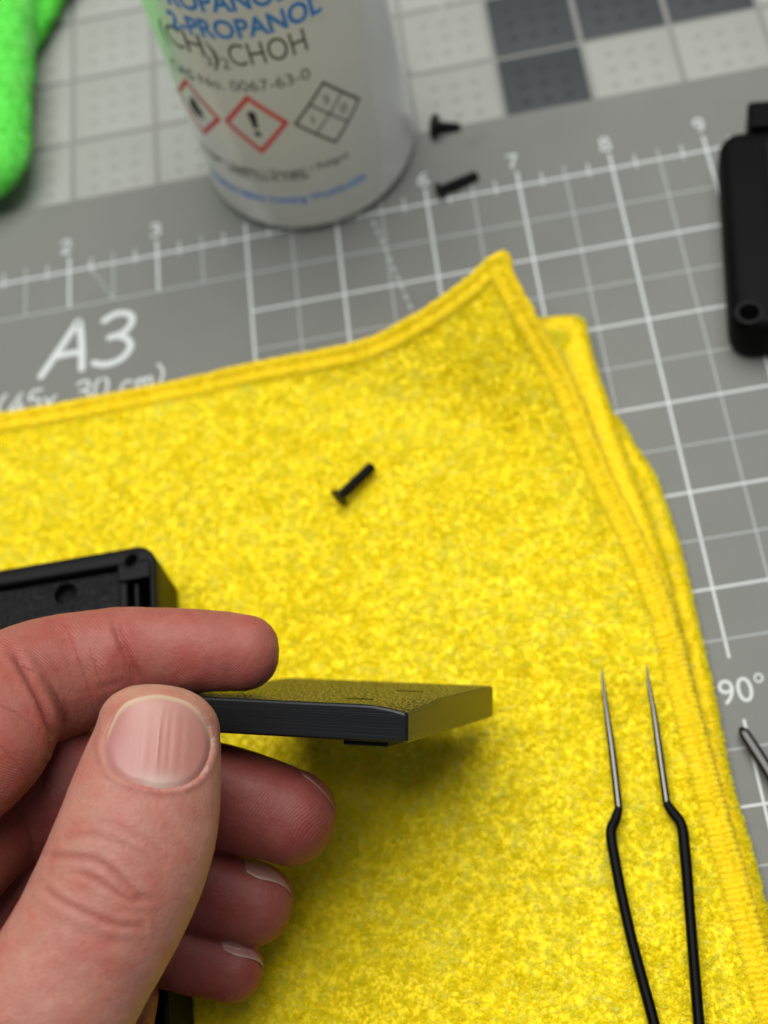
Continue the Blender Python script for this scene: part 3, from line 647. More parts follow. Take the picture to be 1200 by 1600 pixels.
LO = np.array([lidB[0], lidB[1] - 3, 0]); mesh('shell', local(V, LO), F, M_black, lid)
V, F = prism([(rounded_rect(11, 12, 58, Ly - 1, 2, 5), 13.3), (rounded_rect(11.3, 12.3, 57.7, Ly - 1.3, 1.8, 5), 14.2), (rounded_rect(12, 13, 57, Ly - 2, 1.4, 5), 14.5)]); mesh('raised_panel', local(V, LO), F, M_blackrim, lid, smooth=False)
hb = atz(1171, 487, 13.7)
prof = [(3.6, 13.5), (3.5, 13.66), (3.3, 13.68), (2.5, 13.68), (2.3, 13.64), (2.3, 13.62), (.02, 13.62)]
V, F = lathe(prof, 36, hb[:2]); mesh('screw_boss', V, F[:, ::-1], M_blackrim, lid)
V, F = lathe([(2.45, 13.70), (.02, 13.70)], 36, hb[:2]); mesh('screw_hole', V, F[:, ::-1], M_hole, lid)
bp_ = atz(1168, 200, 10); V, F = bevel_box(0, -3, 1, 30, 5.5, 14, .8, 1.2); mesh('end_block', local(V, bp_), F, M_black, lid, smooth=False)

# ------------------------------------------------------------------ tweezers
tw = empty('tweezers', (175, -215, 10)); tag(tw, 'black coated fine-point tweezers lying open on the yellow cloth', 'tweezers')
def blade(name, pts, mat, parent, sq_=3.0):
    """pts: px, py, z, width px, height mm : rounded rectangular bar"""
    A = np.array([(*atz(x, y, z), wpx, hh) for x, y, z, wpx, hh in pts]); E = catmull(A, 14 * len(pts)); C = E[:, :3]
    _, _, dep = project(C); wd = E[:, 3] * dep / FPX / 2; hh = E[:, 4] / 2
    T = unit(np.gradient(C, axis=0)); sd = unit(np.cross(T, [0, 0, 1.0])); up = np.cross(sd, T)
    rows = []
    for a in np.arange(24) * math.tau / 24:
        ca, sa = math.cos(a), math.sin(a); k = (abs(ca)**sq_ + abs(sa)**sq_) ** (-1 / sq_)
        rows.append(C + sd * (wd * ca * k)[:, None] + up * (hh * sa * k)[:, None])
    n = len(C); Vv = np.stack(rows, 0).reshape(-1, 3)
    o = quads_mesh(name, Vv, grid_faces(24, n, 0, True), mat, parent)
    return o
zT = 11.4
lt = blade('arm', [(967, 1262, zT, 13, 1.6), (962, 1280, zT, 16, 2.2), (955, 1298, zT, 17, 3), (961, 1345, zT, 17, 3.4), (985, 1460, zT, 17, 3.8), (1022, 1600, zT, 18, 4), (1062, 1760, zT, 18, 4), (1100, 1960, zT, 19, 4), (1118, 2150, zT, 14, 4)], M_coat, tw)
rt = blade('arm', [(1041, 1254, zT, 13, 1.6), (1050, 1268, zT, 16, 2.2), (1064, 1288, zT, 17, 3), (1070, 1330, zT, 18, 3.4), (1079, 1440, zT, 17, 3.8), (1092, 1600, zT, 18, 4), (1106, 1760, zT, 18, 4), (1118, 1960, zT, 19, 4), (1124, 2150, zT, 14, 4)], M_coat, tw)
blade('fine_tip', [(941, 1043, zT + 3, 1.5, .25), (943, 1075, zT + 2.2, 6.5, .8), (949, 1120, zT + 1.2, 9.5, 1.1), (956, 1170, zT + .5, 12, 1.4), (962, 1220, zT, 12.5, 1.6), (967, 1264, zT, 13, 1.6)], M_steel, lt, 2.0)
blade('fine_tip', [(1010, 1036, zT + 3, 1.5, .25), (1014, 1070, zT + 2.2, 6.5, .8), (1022, 1115, zT + 1.2, 9.5, 1.1), (1029, 1165, zT + .5, 12, 1.4), (1036, 1215, zT, 12.5, 1.6), (1042, 1256, zT, 13, 1.6)], M_steel, rt, 2.0)

# ------------------------------------------------------------------ steel tool tip at the right edge
tool = empty('steel_tool', (215, -170, 0)); tag(tool, 'slim steel tool shaft with blunt tip lying beside the 90 degree mark', 'tool')
blade('shaft', [(1157, 1137, 2.6, 6, .9), (1161, 1143, 2.6, 15, 2.0), (1172, 1160, 2.6, 18, 2.4), (1200, 1204, 2.6, 19, 2.6), (1260, 1300, 2.8, 22, 2.8)], M_steel2, tool)
blade('handle', [(1258, 1297, 4.0, 24, 3), (1270, 1316, 4.4, 46, 7), (1400, 1520, 4.6, 52, 8)], M_black, tool)

# ------------------------------------------------------------------ printed plate held in the fingers
N1 = atd(320., 1089., 270.); N2 = atd(637., 1104., 256.); F2 = atd(772., 1072., 306.); B2 = atd(637., 1163., 256.)
ex = unit(N1 - N2); ey = F2 - N2; ey = unit(ey - ex * ey.dot(ex)); ez = np.cross(ex, ey); ez *= np.sign(ez.dot(N2 - B2)); PT = 6.5
DY = np.linalg.norm(F2 - N2); LX = 47.0
plate = empty('printed_plate', N2 - ez * PT); tag(plate, 'thin black printed plate with layer lines pinched between thumb and finger', 'plate')
def pl(x, y, z): return N2 + ex * x + ey * y + ez * z          # x left along the near edge, y away, z up from top face
def layer_material(name, base, rough, scale, axis, strength, dist, extra=None):
    m = bpy.data.materials.new(name); m.use_nodes = True; nt = m.node_tree; b = nt.nodes['Principled BSDF']; b.inputs['Base Color'].default_value = (*base, 1); b.inputs['Roughness'].default_value = rough; b.inputs['Specular IOR Level'].default_value = .3
    tc = nt.nodes.new('ShaderNodeTexCoord'); dp = nt.nodes.new('ShaderNodeVectorMath'); dp.operation = 'DOT_PRODUCT'; dp.inputs[1].default_value = axis
    nt.links.new(tc.outputs['Object'], dp.inputs[0])
    mu = nt.nodes.new('ShaderNodeMath'); mu.operation = 'MULTIPLY'; mu.inputs[1].default_value = scale; nt.links.new(dp.outputs['Value'], mu.inputs[0])
    n0 = nt.nodes.new('ShaderNodeTexNoise'); n0.noise_dimensions = '1D'; n0.inputs['Scale'].default_value = 1.0; n0.inputs['Detail'].default_value = 2; nt.links.new(mu.outputs[0], n0.inputs['W'])
    n1 = nt.nodes.new('ShaderNodeTexNoise'); n1.inputs['Scale'].default_value = 900; nt.links.new(tc.outputs['Object'], n1.inputs['Vector'])
    ad = nt.nodes.new('ShaderNodeMath'); ad.operation = 'MULTIPLY_ADD'; ad.inputs[1].default_value = 0.25; nt.links.new(n1.outputs['Fac'], ad.inputs[0]); nt.links.new(n0.outputs['Fac'], ad.inputs[2])
    bp = nt.nodes.new('ShaderNodeBump'); bp.inputs['Strength'].default_value = strength; bp.inputs['Distance'].default_value = dist
    nt.links.new(ad.outputs[0], bp.inputs['Height']); nt.links.new(bp.outputs[0], b.inputs['Normal'])
    return m
M_side = layer_material('layered_black_plastic', (0.008, 0.009, 0.010), 0.26, 5200, tuple(ez), 0.32, 0.00014)
M_top = material('sparkly_black_plastic', (0.010, 0.010, 0.009), 0.22, bump=(1700, 0.9, 0.0006), spec=1.0)
nt = M_top.node_tree; b = nt.nodes['Principled BSDF']; tcn = nt.nodes.new('ShaderNodeTexCoord'); comb = nt.nodes.new('ShaderNodeCombineXYZ')
for i_ax, (v_, sc_) in enumerate(((ex, 3400.0), (ey, 750.0))):
    dp = nt.nodes.new('ShaderNodeVectorMath'); dp.operation = 'DOT_PRODUCT'; dp.inputs[1].default_value = tuple(v_ * sc_); nt.links.new(tcn.outputs['Object'], dp.inputs[0]); nt.links.new(dp.outputs['Value'], comb.inputs[i_ax])
nz = nt.nodes.new('ShaderNodeTexNoise'); nz.inputs['Scale'].default_value = 1; nz.inputs['Detail'].default_value = 3; nt.links.new(comb.outputs[0], nz.inputs['Vector'])
mr = nt.nodes.new('ShaderNodeMapRange'); mr.inputs[1].default_value = .44; mr.inputs[2].default_value = .56; mr.inputs[3].default_value = 0.2; mr.inputs[4].default_value = 1.0; nt.links.new(nz.outputs['Fac'], mr.inputs[0])
nt.links.new(mr.outputs[0], b.inputs['Specular IOR Level'])
mr2 = nt.nodes.new('ShaderNodeMapRange'); mr2.inputs[1].default_value = .42; mr2.inputs[2].default_value = .58; mr2.inputs[3].default_value = .6; mr2.inputs[4].default_value = .16; nt.links.new(nz.outputs['Fac'], mr2.inputs[0]); nt.links.new(mr2.outputs[0], b.inputs['Roughness'])
def plate_outline(k):
    # plan outline with small cut corner near N2
    return [(0 + k + 2.0, 0 + k), (LX - k - 1, 0 + k), (LX - k, 1 + k), (LX - k, DY - 1 - k), (LX - 1 - k, DY - k), (1.0 + k, DY - k), (0 + k, DY - 1.0 - k), (0 + k, .35 + k), (k + .35, k)]
def drop(x, y): return 1.25 * max(0, 1 - x / 9) ** 2 * max(0, 1 - y / 20)
def outline_pts(k, n=24):
    P = []
    for (xa, ya), (xb, yb), m in (((k + .5, k), (LX - k - .5, k), n), ((LX - k, k + .5), (LX - k, DY - k - .5), 4), ((LX - k - .5, DY - k), (k + .5, DY - k), 4), ((k, DY - k - .5), (k, k + .5), n)):
        P += [(xa + (xb - xa) * (i / m) ** 1, ya + (yb - ya) * (i / m)) for i in range(m + 1)]
    return P
po = outline_pts(0); n = len(po); rings = [(.45, -PT), (0, -PT + .45), (0, -.5), (.15, -.12), (.5, 0)]
Vp = []
for k, z in rings: Vp += [pl(x, y, z - (drop(x, y) if z > -1 else 0)) for x, y in outline_pts(k)]
Fs = [(k * n + i, k * n + (i + 1) % n, (k + 1) * n + (i + 1) % n, (k + 1) * n + i) for k in range(4) for i in range(n)]
mesh('edge_band', Vp, Fs + [tuple(range(n))[::-1]], M_side, plate, smooth=False)
gx = np.linspace(.35, LX - .35, 50); gy = np.linspace(.35, DY - .35, 40)
mesh('textured_face', [pl(x, y, .02 - drop(x, y)) for x in gx for y in gy], grid_faces(50, 40), M_top, plate)
for (x0, y0) in ((562, 1092), (641, 1080)):
    d = rays(float(x0), float(y0)); t = (N2 - CAM_LOC).dot(ez) / d.dot(ez); q = CAM_LOC + d * t; qx_, qy_ = (q - N2).dot(ex), (q - N2).dot(ey)
    mesh('slot', [pl(qx_ + a, qy_ + b_, c_) for a, b_, c_ in ((-2.6, -.5, .06), (2.6, -.5, .06), (2.6, .5, .06), (-2.6, .5, .06), (-2.6, -.5, -.5), (2.6, -.5, -.5), (2.6, .5, -.5), (-2.6, .5, -.5))],
         [(0, 1, 2, 3), (0, 4, 5, 1), (1, 5, 6, 2), (2, 6, 7, 3), (3, 7, 4, 0)], M_hole, plate, smooth=False)
c8 = [(4.2, 1.5), (12.6, 1.5), (12.6, 8), (4.2, 8)]
mesh('foot_tab', [pl(x, y, -PT + .1) for x, y in c8] + [pl(x, y, -PT - .9) for x, y in c8], [(0, 1, 2, 3), (7, 6, 5, 4), (0, 4, 5, 1), (1, 5, 6, 2), (2, 6, 7, 3), (3, 7, 4, 0)], M_black, plate, smooth=False)

# ------------------------------------------------------------------ hand: lofted fingers and palm fused into one skin
FING = {   # stations: px, py, depth, half width px, depth ratio
 'index': [(-300, 1400, 258, 104, .9), (-150, 1275, 254, 100, .9), (-22, 1168, 258, 94, .9), (20, 1086, 270, 99, .85), (100, 1054, 277, 95, .85), (188, 1026, 279, 78, .9), (250, 1019, 279, 70, .9), (320, 1017, 279, 65, .9), (372, 1019, 279, 61, .88)],
 'middle': [(-330, 1570, 268, 104, .9), (-190, 1450, 262, 100, .9), (-82, 1350, 262, 94, .9), (-5, 1272, 275, 98, .85), (95, 1238, 280, 106, .85), (200, 1236, 281, 87, .9), (300, 1236, 280, 82, .9), (390, 1256, 278, 79, .9), (446, 1274, 277, 75, .88)],
 'ring': [(-300, 1690, 276, 98, .9), (-150, 1570, 272, 94, .9), (-50, 1460, 276, 90, .9), (40, 1385, 282, 84, .85), (140, 1358, 284, 78, .85), (250, 1370, 284, 74, .9), (330, 1392, 281, 70, .9), (388, 1409, 280, 66, .88)],
 'pinky': [(-230, 1790, 280, 88, .9), (-100, 1690, 278, 84, .9), (0, 1570, 281, 76, .9), (90, 1490, 284, 68, .85), (180, 1470, 284, 62, .85), (260, 1486, 282, 57, .9), (318, 1503, 281, 54, .9), (358, 1513, 280, 51, .88)],
 'thumb': [(-150, 2050, 258, 190, .9), (-90, 1880, 250, 175, .9), (-15, 1730, 244, 152, .85), (62, 1600, 242, 136, .8), (118, 1505, 244, 127, .78), (165, 1420, 246, 127, .76), (204, 1330, 248, 127, .72), (228, 1245, 251, 118, .70), (243, 1172, 254, 104, .70), (248, 1140, 255.5, 96, .72)],
}
PALM = [[(-300, 1400, 262, 110, .9), (-260, 1600, 262, 130, .9), (-220, 1850, 262, 150, .9), (-190, 2150, 262, 170, .9), (-200, 2700, 262, 210, .9)],
        [(-330, 1570, 270, 110, .9), (-250, 1750, 268, 140, .9), (-180, 2000, 268, 160, .9), (-160, 2400, 266, 180, .9)],
        [(-300, 1690, 277, 104, .9), (-200, 1850, 276, 130, .9), (-140, 2050, 272, 150, .9), (-160, 2400, 268, 170, .9)],
        [(-230, 1790, 281, 95, .9), (-120, 1900, 280, 120, .9), (-90, 2100, 276, 140, .9), (-160, 2500, 268, 180, .9)],
        [(205, 1530, 271, 50, .9), (172, 1590, 270, 72, .9), (90, 1700, 268, 100, .9), (-20, 1900, 268, 130, .9), (-100, 2150, 266, 150, .9)]]
SEG = 48
axes = {}
def loft(st, n, cap_r=1.0):
    A = np.array([(*atd(float(x), float(y), float(d)), h * d / FPX, k) for x, y, d, h, k in st]); E = catmull(A, n)
    C, r, k = E[:, :3], E[:, 3], E[:, 4]
    # round the tip, and the root
    T = unit(np.gradient(C, axis=0)); aa = np.linspace(0, math.pi / 2, 12)[1:]; p = 2.3
    ca = np.cos(aa) ** (2 / p); sa = np.sin(aa) ** (2 / p)
    C = np.r_[C, C[-1] + T[-1] * (r[-1] * cap_r * sa)[:, None]]; r = np.r_[r, np.maximum(r[-1] * ca, .05)]; k = np.r_[k, np.full(11, k[-1])]; T = np.r_[T, np.tile(T[-1], (11, 1))]
    C = np.r_[[C[0] - T[0] * r[0] * .8], C]; r = np.r_[.05, r]; k = np.r_[k[0], k]; T = np.r_[[T[0]], T]
    Vw = unit(C - CAM_LOC); Nl = unit(np.cross(T, Vw)); B = np.cross(T, Nl)
    a = np.arange(SEG) * math.tau / SEG
    return C, r, k, T, Nl, B, C[None] + Nl[None] * (r[None] * np.cos(a)[:, None])[..., None] + B[None] * (k * r * np.sin(a)[:, None])[..., None]
VV, FF, off = [], [], 0
for nm, st in list(FING.items()) + [(None, p) for p in PALM]:
    C, r, k, T, Nl, B, G = loft(st, 60, {'thumb': .72, 'index': 1.05}.get(nm, 1.05))
    if nm: axes[nm] = (C, r, T, Nl, B)
    VV.append(G.reshape(-1, 3)); FF.append(grid_faces(SEG, G.shape[1], off, True)); off += G.shape[0] * G.shape[1]
Hv = np.concatenate(VV); Hf = np.concatenate(FF)
tmp = quads_mesh('tmp', Hv, Hf, None)
bmt = bmesh.new(); bmt.from_mesh(tmp.data); bmesh.ops.holes_fill(bmt, edges=[e for e in bmt.edges if e.is_boundary]); bmesh.ops.recalc_face_normals(bmt, faces=bmt.faces); bmt.to_mesh(tmp.data); bmt.free()
rm = tmp.modifiers.new('r', 'REMESH'); rm.mode = 'VOXEL'; rm.voxel_size = 0.00047
sm = tmp.modifiers.new('s', 'SMOOTH'); sm.factor = .5; sm.iterations = 11
bpy.context.view_layer.update()
hm = bpy.data.meshes.new_from_object(tmp.evaluated_get(bpy.context.evaluated_depsgraph_get())); hm.name = 'hand'
bpy.data.objects.remove(tmp)
nv = len(hm.vertices); co = np.empty(nv * 3, np.float32); hm.vertices.foreach_get('co', co); H = co.reshape(-1, 3).astype(float) / MM
nr = np.empty(nv * 3, np.float32); hm.vertices.foreach_get('normal', nr); HN = nr.reshape(-1, 3).astype(float)
faces = [tuple(p.vertices) for p in hm.polygons]
bvh = BVHTree.FromPolygons(H.tolist(), faces)
hx_, hy_, hd_ = project(H); facing = -(HN * unit(H - CAM_LOC)).sum(1)
# which finger does a vertex belong to; along-axis distance and lateral coordinate
best = np.full(nv, 1e9); own = np.full(nv, -1); along = np.zeros(nv); lat = np.zeros(nv); names = list(FING)
for fi, nm in enumerate(names):
    C, r, T, Nl, B = axes[nm]; Ls = np.r_[0, np.cumsum(np.linalg.norm(np.diff(C, axis=0), axis=1))]
    sel = C[::2]; rs = r[::2]
    for c0 in range(0, nv, 40000):
        sl = slice(c0, c0 + 40000); D = np.linalg.norm(H[sl, None] - sel[None], axis=2); sc = D - np.maximum(rs, 3)[None]; j = sc.argmin(1); d = sc[np.arange(len(j)), j]
        m = d < best[sl]; ii = np.where(m)[0] + c0; best[ii] = d[m]; own[ii] = fi; jj = j[m] * 2
        rel = H[ii] - C[jj]; along[ii] = Ls[jj] + (rel * T[jj]).sum(1) - Ls[-1]; lat[ii] = (rel * Nl[jj]).sum(1)
def pdist(px, py, line):
    L = np.array(line, float); best_ = np.full(len(px), 1e9)
    for a, b_ in zip(L[:-1], L[1:]):
        ab = b_ - a; t = np.clip(((px - a[0]) * ab[0] + (py - a[1]) * ab[1]) / (ab @ ab), 0, 1); best_ = np.minimum(best_, np.hypot(px - a[0] - t * ab[0], py - a[1] - t * ab[1]))
    return best_
def smooth_line(L): return catmull(np.c_[np.array(L, float), np.zeros(len(L))], 24)[:, :2]
CREASES = [  # finger, polyline, width px, depth mm, redness
 ('thumb', [(68, 1337), (112, 1339), (154, 1347), (187, 1372), (212, 1398), (236, 1406)], 5.5, .36, .7),
 ('thumb', [(60, 1379), (93, 1407), (140, 1430), (182, 1446), (222, 1449)], 5.5, .34, .6),
 ('thumb', [(112, 1365), (140, 1370), (173, 1390), (201, 1406), (232, 1407)], 5, .28, .6),
 ('thumb', [(105, 1291), (154, 1283), (196, 1295), (240, 1325), (262, 1350)], 5, .13, .3),
 ('thumb', [(88, 1318), (131, 1304), (187, 1318), (226, 1337), (252, 1352)], 5, .16, .35),
 ('thumb', [(52, 1420), (100, 1446), (160, 1470), (215, 1475)], 9, .12, .2),
 ('index', [(176, 962), (183, 985), (193, 1012), (206, 1042), (220, 1075)], 5.5, .45, .9),
 ('index', [(196, 1030), (212, 1056), (216, 1080)], 14, .35, .6),
 ('index', [(18, 1012), (47, 1062), (68, 1104), (84, 1152), (84, 1170)], 6.5, .55, .9),
 ('index', [(70, 1068), (92, 1101), (106, 1150)], 7, .28, .5),
 ('index', [(138, 1080), (170, 1072), (202, 1062)], 5, .10, .1),
 ('middle', [(60, 1180), (66, 1230), (60, 1290)], 9, .3, .5),
]
disp = np.zeros(nv); red = np.zeros(nv)
for nm, L, wpx, dep, rd in CREASES:
    L2 = smooth_line(L); sel = np.where((own == names.index(nm)) & (facing > .05))[0]; d = pdist(hx_[sel], hy_[sel], L2)
    e0 = np.minimum(np.hypot(hx_[sel] - L2[0, 0], hy_[sel] - L2[0, 1]), np.hypot(hx_[sel] - L2[-1, 0], hy_[sel] - L2[-1, 1])); fade = np.clip(e0 / 22, .25, 1)
    dep = dep * (.68 if nm == 'thumb' else 1.0)
    disp[sel] -= dep * fade * np.exp(-(d / wpx) ** 2); disp[sel] += dep * .35 * fade * np.exp(-((d - wpx * 2.2) / (wpx * 1.2)) ** 2); red[sel] += rd * fade * np.exp(-(d / (wpx * 1.3)) ** 2)
# skin relief in millimetres
disp += .10 * vnoise(H[:, 0] / 3.5, H[:, 1] / 3.5, H[:, 2] / 3.5, seed=71) + .035 * vnoise(H[:, 0] / 1.1, H[:, 1] / 1.1, H[:, 2] / 1.1, seed=72)
# nails: outline of the thumb nail
NAIL = np.array([(163, 1162), (166, 1184), (174, 1202), (191, 1215), (222, 1225), (261, 1231), (290, 1226), (311, 1213), (325, 1190), (331, 1163), (324, 1131), (301, 1105), (268, 1092), (230, 1090), (197, 1101), (174, 1128)], float)
NC = np.array([248., 1162.])
na = np.arctan2(NAIL[:, 1] - NC[1], NAIL[:, 0] - NC[0]); nrad = np.hypot(*(NAIL - NC).T); o_ = np.argsort(na); na, nrad = na[o_], nrad[o_]
na = np.r_[na - math.tau, na, na + math.tau]; nrad = np.tile(nrad, 3)
def nail_r(x, y): return np.hypot(x - NC[0], y - NC[1]) / np.interp(np.arctan2(y - NC[1], x - NC[0]), na, nrad)
sel = np.where((own == names.index('thumb')) & (facing > -.1) & (hy_ < 1300))[0]; nr_ = nail_r(hx_[sel], hy_[sel])
side = np.clip((hy_[sel] - 1105) / 50, 0, 1)
disp[sel] += np.where(nr_ < 1.0, -.75, 0) * np.clip((1.06 - nr_) / .1, 0, 1) + (.26 * side * (1 + .6 * vnoise(hx_[sel] / 9, hy_[sel] / 9, seed=5))) * np.exp(-((nr_ - 1.09) / .07) ** 2)
HH = H + HN * disp[:, None]
hm.vertices.foreach_set('co', (HH * MM).astype(np.float32).ravel())
# colour
f_th = own == names.index('thumb'); base = np.tile([.50, .205, .150], (nv, 1))
def mixc(m, c): 
    global base
    m = np.clip(m, 0, 1)[:, None]; base = base * (1 - m) + np.array(c) * m
G2 = lambda cx, cy, rx, ry: np.exp(-((hx_ - cx) / rx) ** 2 - ((hy_ - cy) / ry) ** 2)
mixc(f_th * .9, [.56, .315, .225])
mixc(f_th * G2(230, 1255, 70, 30) * .45, [.58, .29, .215]); mixc(f_th * G2(150, 1480, 60, 35) * .5, [.56, .27, .21]); mixc(f_th * G2(190, 1385, 60, 40) * .5, [.58, .30, .22])
mixc(f_th * np.clip((1120 - hy_) / 40, 0, 1) * .6, [.62, .43, .26]); mixc(f_th * np.clip((hx_ - 300) / 40, 0, 1) * .3, [.60, .40, .28])
mixc((own == 0) * G2(330, 1050, 110, 45) * .55, [.47, .155, .13]); mixc((own == 0) * G2(205, 1020, 30, 60) * .5, [.47, .15, .11]); mixc((own == 0) * G2(120, 1080, 70, 40) * .5, [.55, .27, .20])
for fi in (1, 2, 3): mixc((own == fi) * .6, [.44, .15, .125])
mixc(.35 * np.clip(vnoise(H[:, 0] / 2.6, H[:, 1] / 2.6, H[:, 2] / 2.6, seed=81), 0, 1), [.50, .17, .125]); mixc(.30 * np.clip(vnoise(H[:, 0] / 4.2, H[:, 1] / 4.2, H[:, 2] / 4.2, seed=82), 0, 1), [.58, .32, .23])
mixc(red * .85, [.42, .14, .10]); base *= np.where(f_th[:, None], [.72, .58, .60], [.66, .50, .52]) * np.where(np.isin(own, (1, 2, 3))[:, None], [.66, .56, .57], 1)  # last factor paints the shade on middle, ring and little fingers into their colour
flake = np.zeros(nv); flake[sel] = np.exp(-((nr_ - 1.035) / .028) ** 2) * side * np.clip(.5 + 1.5 * vnoise(hx_[sel] / 5, hy_[sel] / 5, seed=6), 0, 1) * np.clip((hx_[sel] - 215) / 60, .15, 1); mixc(flake * .8, [.46, .36, .29])
rim = np.zeros(nv); rim[sel] = np.exp(-((nr_ - 1.12) / .08) ** 2) * side; mixc(rim * .5, [.36, .135, .105])
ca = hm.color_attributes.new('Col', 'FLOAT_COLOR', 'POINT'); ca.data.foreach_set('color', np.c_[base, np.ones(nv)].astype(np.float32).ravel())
# friction ridge phase (mm) and mask
warp = 1.5 * vnoise(H[:, 0] / 7, H[:, 1] / 7, H[:, 2] / 7, seed=91)
tipd = -np.hypot((along + 15.0), lat + 8.0)
blend = np.clip((along + 26) / 6, 0, 1)
phase = along + np.where(own == 0, .25 + .55 * np.clip((along + 30) / 24, 0, 1), -.3) * lat * 1.3 + warp
mask = np.where(f_th, 0.0, 1.0) * (facing > -.2) * np.where(own == 0, 1.0, .55) * np.clip(.55 + .6 * vnoise(H[:, 0] / 5, H[:, 1] / 5, H[:, 2] / 5, seed=93), .1, 1)
for an_, arr in (('ridge', phase), ('ridge_mask', mask)):
    a_ = hm.attributes.new(an_, 'FLOAT', 'POINT'); a_.data.foreach_set('value', arr.astype(np.float32))
hm.polygons.foreach_set('use_smooth', [True] * len(hm.polygons)); hm.update()
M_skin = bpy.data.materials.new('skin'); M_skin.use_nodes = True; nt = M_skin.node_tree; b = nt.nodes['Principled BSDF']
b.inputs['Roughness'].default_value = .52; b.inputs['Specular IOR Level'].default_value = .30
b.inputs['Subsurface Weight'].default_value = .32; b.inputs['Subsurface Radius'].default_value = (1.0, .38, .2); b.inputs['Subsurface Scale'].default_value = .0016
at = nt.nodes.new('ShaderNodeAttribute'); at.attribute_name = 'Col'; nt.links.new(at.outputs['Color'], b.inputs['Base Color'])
ar = nt.nodes.new('ShaderNodeAttribute'); ar.attribute_name = 'ridge'; am = nt.nodes.new('ShaderNodeAttribute'); am.attribute_name = 'ridge_mask'
def math_node(op, a=None, b_=None, va=None, vb=None):
    n = nt.nodes.new('ShaderNodeMath'); n.operation = op
    if a is not None: nt.links.new(a, n.inputs[0])
    if b_ is not None: nt.links.new(b_, n.inputs[1])
    if va is not None: n.inputs[0].default_value = va
    if vb is not None: n.inputs[1].default_value = vb
    return n.outputs[0]
tcn = nt.nodes.new('ShaderNodeTexCoord')
nz = nt.nodes.new('ShaderNodeTexNoise'); nz.inputs['Scale'].default_value = 700; nt.links.new(tcn.outputs['Object'], nz.inputs['Vector'])
ph = math_node('MULTIPLY', ar.outputs['Fac'], vb=math.tau / .56); ph = math_node('ADD', ph, math_node('MULTIPLY', nz.outputs['Fac'], vb=2.0))
sn = math_node('MULTIPLY', math_node('SINE', ph), am.outputs['Fac'])
v1 = nt.nodes.new('ShaderNodeTexVoronoi'); v1.inputs['Scale'].default_value = 1300; nt.links.new(tcn.outputs['Object'], v1.inputs['Vector'])
n2 = nt.nodes.new('ShaderNodeTexNoise'); n2.inputs['Scale'].default_value = 2200; n2.inputs['Detail'].default_value = 4; nt.links.new(tcn.outputs['Object'], n2.inputs['Vector'])
v2 = nt.nodes.new('ShaderNodeTexVoronoi'); v2.feature = 'DISTANCE_TO_EDGE'; v2.inputs['Scale'].default_value = 900; v2.inputs['Randomness'].default_value = 1
nd = nt.nodes.new('ShaderNodeTexNoise'); nd.inputs['Scale'].default_value = 260; va = nt.nodes.new('ShaderNodeVectorMath'); va.operation = 'MULTIPLY_ADD'; va.inputs[1].default_value = (.003, .003, .003)
nt.links.new(tcn.outputs['Object'], nd.inputs['Vector']); nt.links.new(nd.outputs['Color'], va.inputs[0]); nt.links.new(tcn.outputs['Object'], va.inputs[2]); nt.links.new(va.outputs[0], v2.inputs['Vector'])
crk = math_node('MULTIPLY', math_node('MINIMUM', v2.outputs['Distance'], vb=.10), vb=3.2)
inv = math_node('SUBTRACT', None, am.outputs['Fac'], va=1.0)
crk = math_node('MULTIPLY', crk, inv)
hgt = math_node('ADD', math_node('MULTIPLY', sn, vb=.5), math_node('MULTIPLY', math_node('ADD', v1.outputs['Distance'], n2.outputs['Fac']), vb=.55))
bp = nt.nodes.new('ShaderNodeBump'); bp.inputs['Strength'].default_value = .6; bp.inputs['Distance'].default_value = .00013; hgt = math_node('ADD', hgt, crk); nt.links.new(hgt, bp.inputs['Height']); nt.links.new(bp.outputs[0], b.inputs['Normal'])
def tint(src, scale, detail, lo, hi, colr, amt):
    n_ = nt.nodes.new('ShaderNodeTexNoise'); n_.inputs['Scale'].default_value = scale; n_.inputs['Detail'].default_value = detail; nt.links.new(tcn.outputs['Object'], n_.inputs['Vector'])
    mr = nt.nodes.new('ShaderNodeMapRange'); mr.inputs[1].default_value = lo; mr.inputs[2].default_value = hi; mr.inputs[4].default_value = amt; nt.links.new(n_.outputs['Fac'], mr.inputs[0])
    mx_ = nt.nodes.new('ShaderNodeMix'); mx_.data_type = 'RGBA'; mx_.blend_type = 'MULTIPLY'; mx_.inputs[7].default_value = colr; nt.links.new(mr.outputs[0], mx_.inputs[0]); nt.links.new(src, mx_.inputs[6]); return mx_.outputs[2]
cc = tint(at.outputs['Color'], 170, 5, .48, .66, (1.0, .66, .64, 1), .55); cc = tint(cc, 430, 4, .5, .68, (1.12, 1.2, 1.2, 1), .6); cc = tint(cc, 1500, 3, .45, .7, (.88, .80, .78, 1), .45)
nt.links.new(cc, b.inputs['Base Color'])
hm.materials.append(M_skin)
hand = bpy.data.objects.new('hand', hm); col.objects.link(hand)
tag(hand, 'bare left hand pinching the black plate between thumb and forefinger', 'hand')

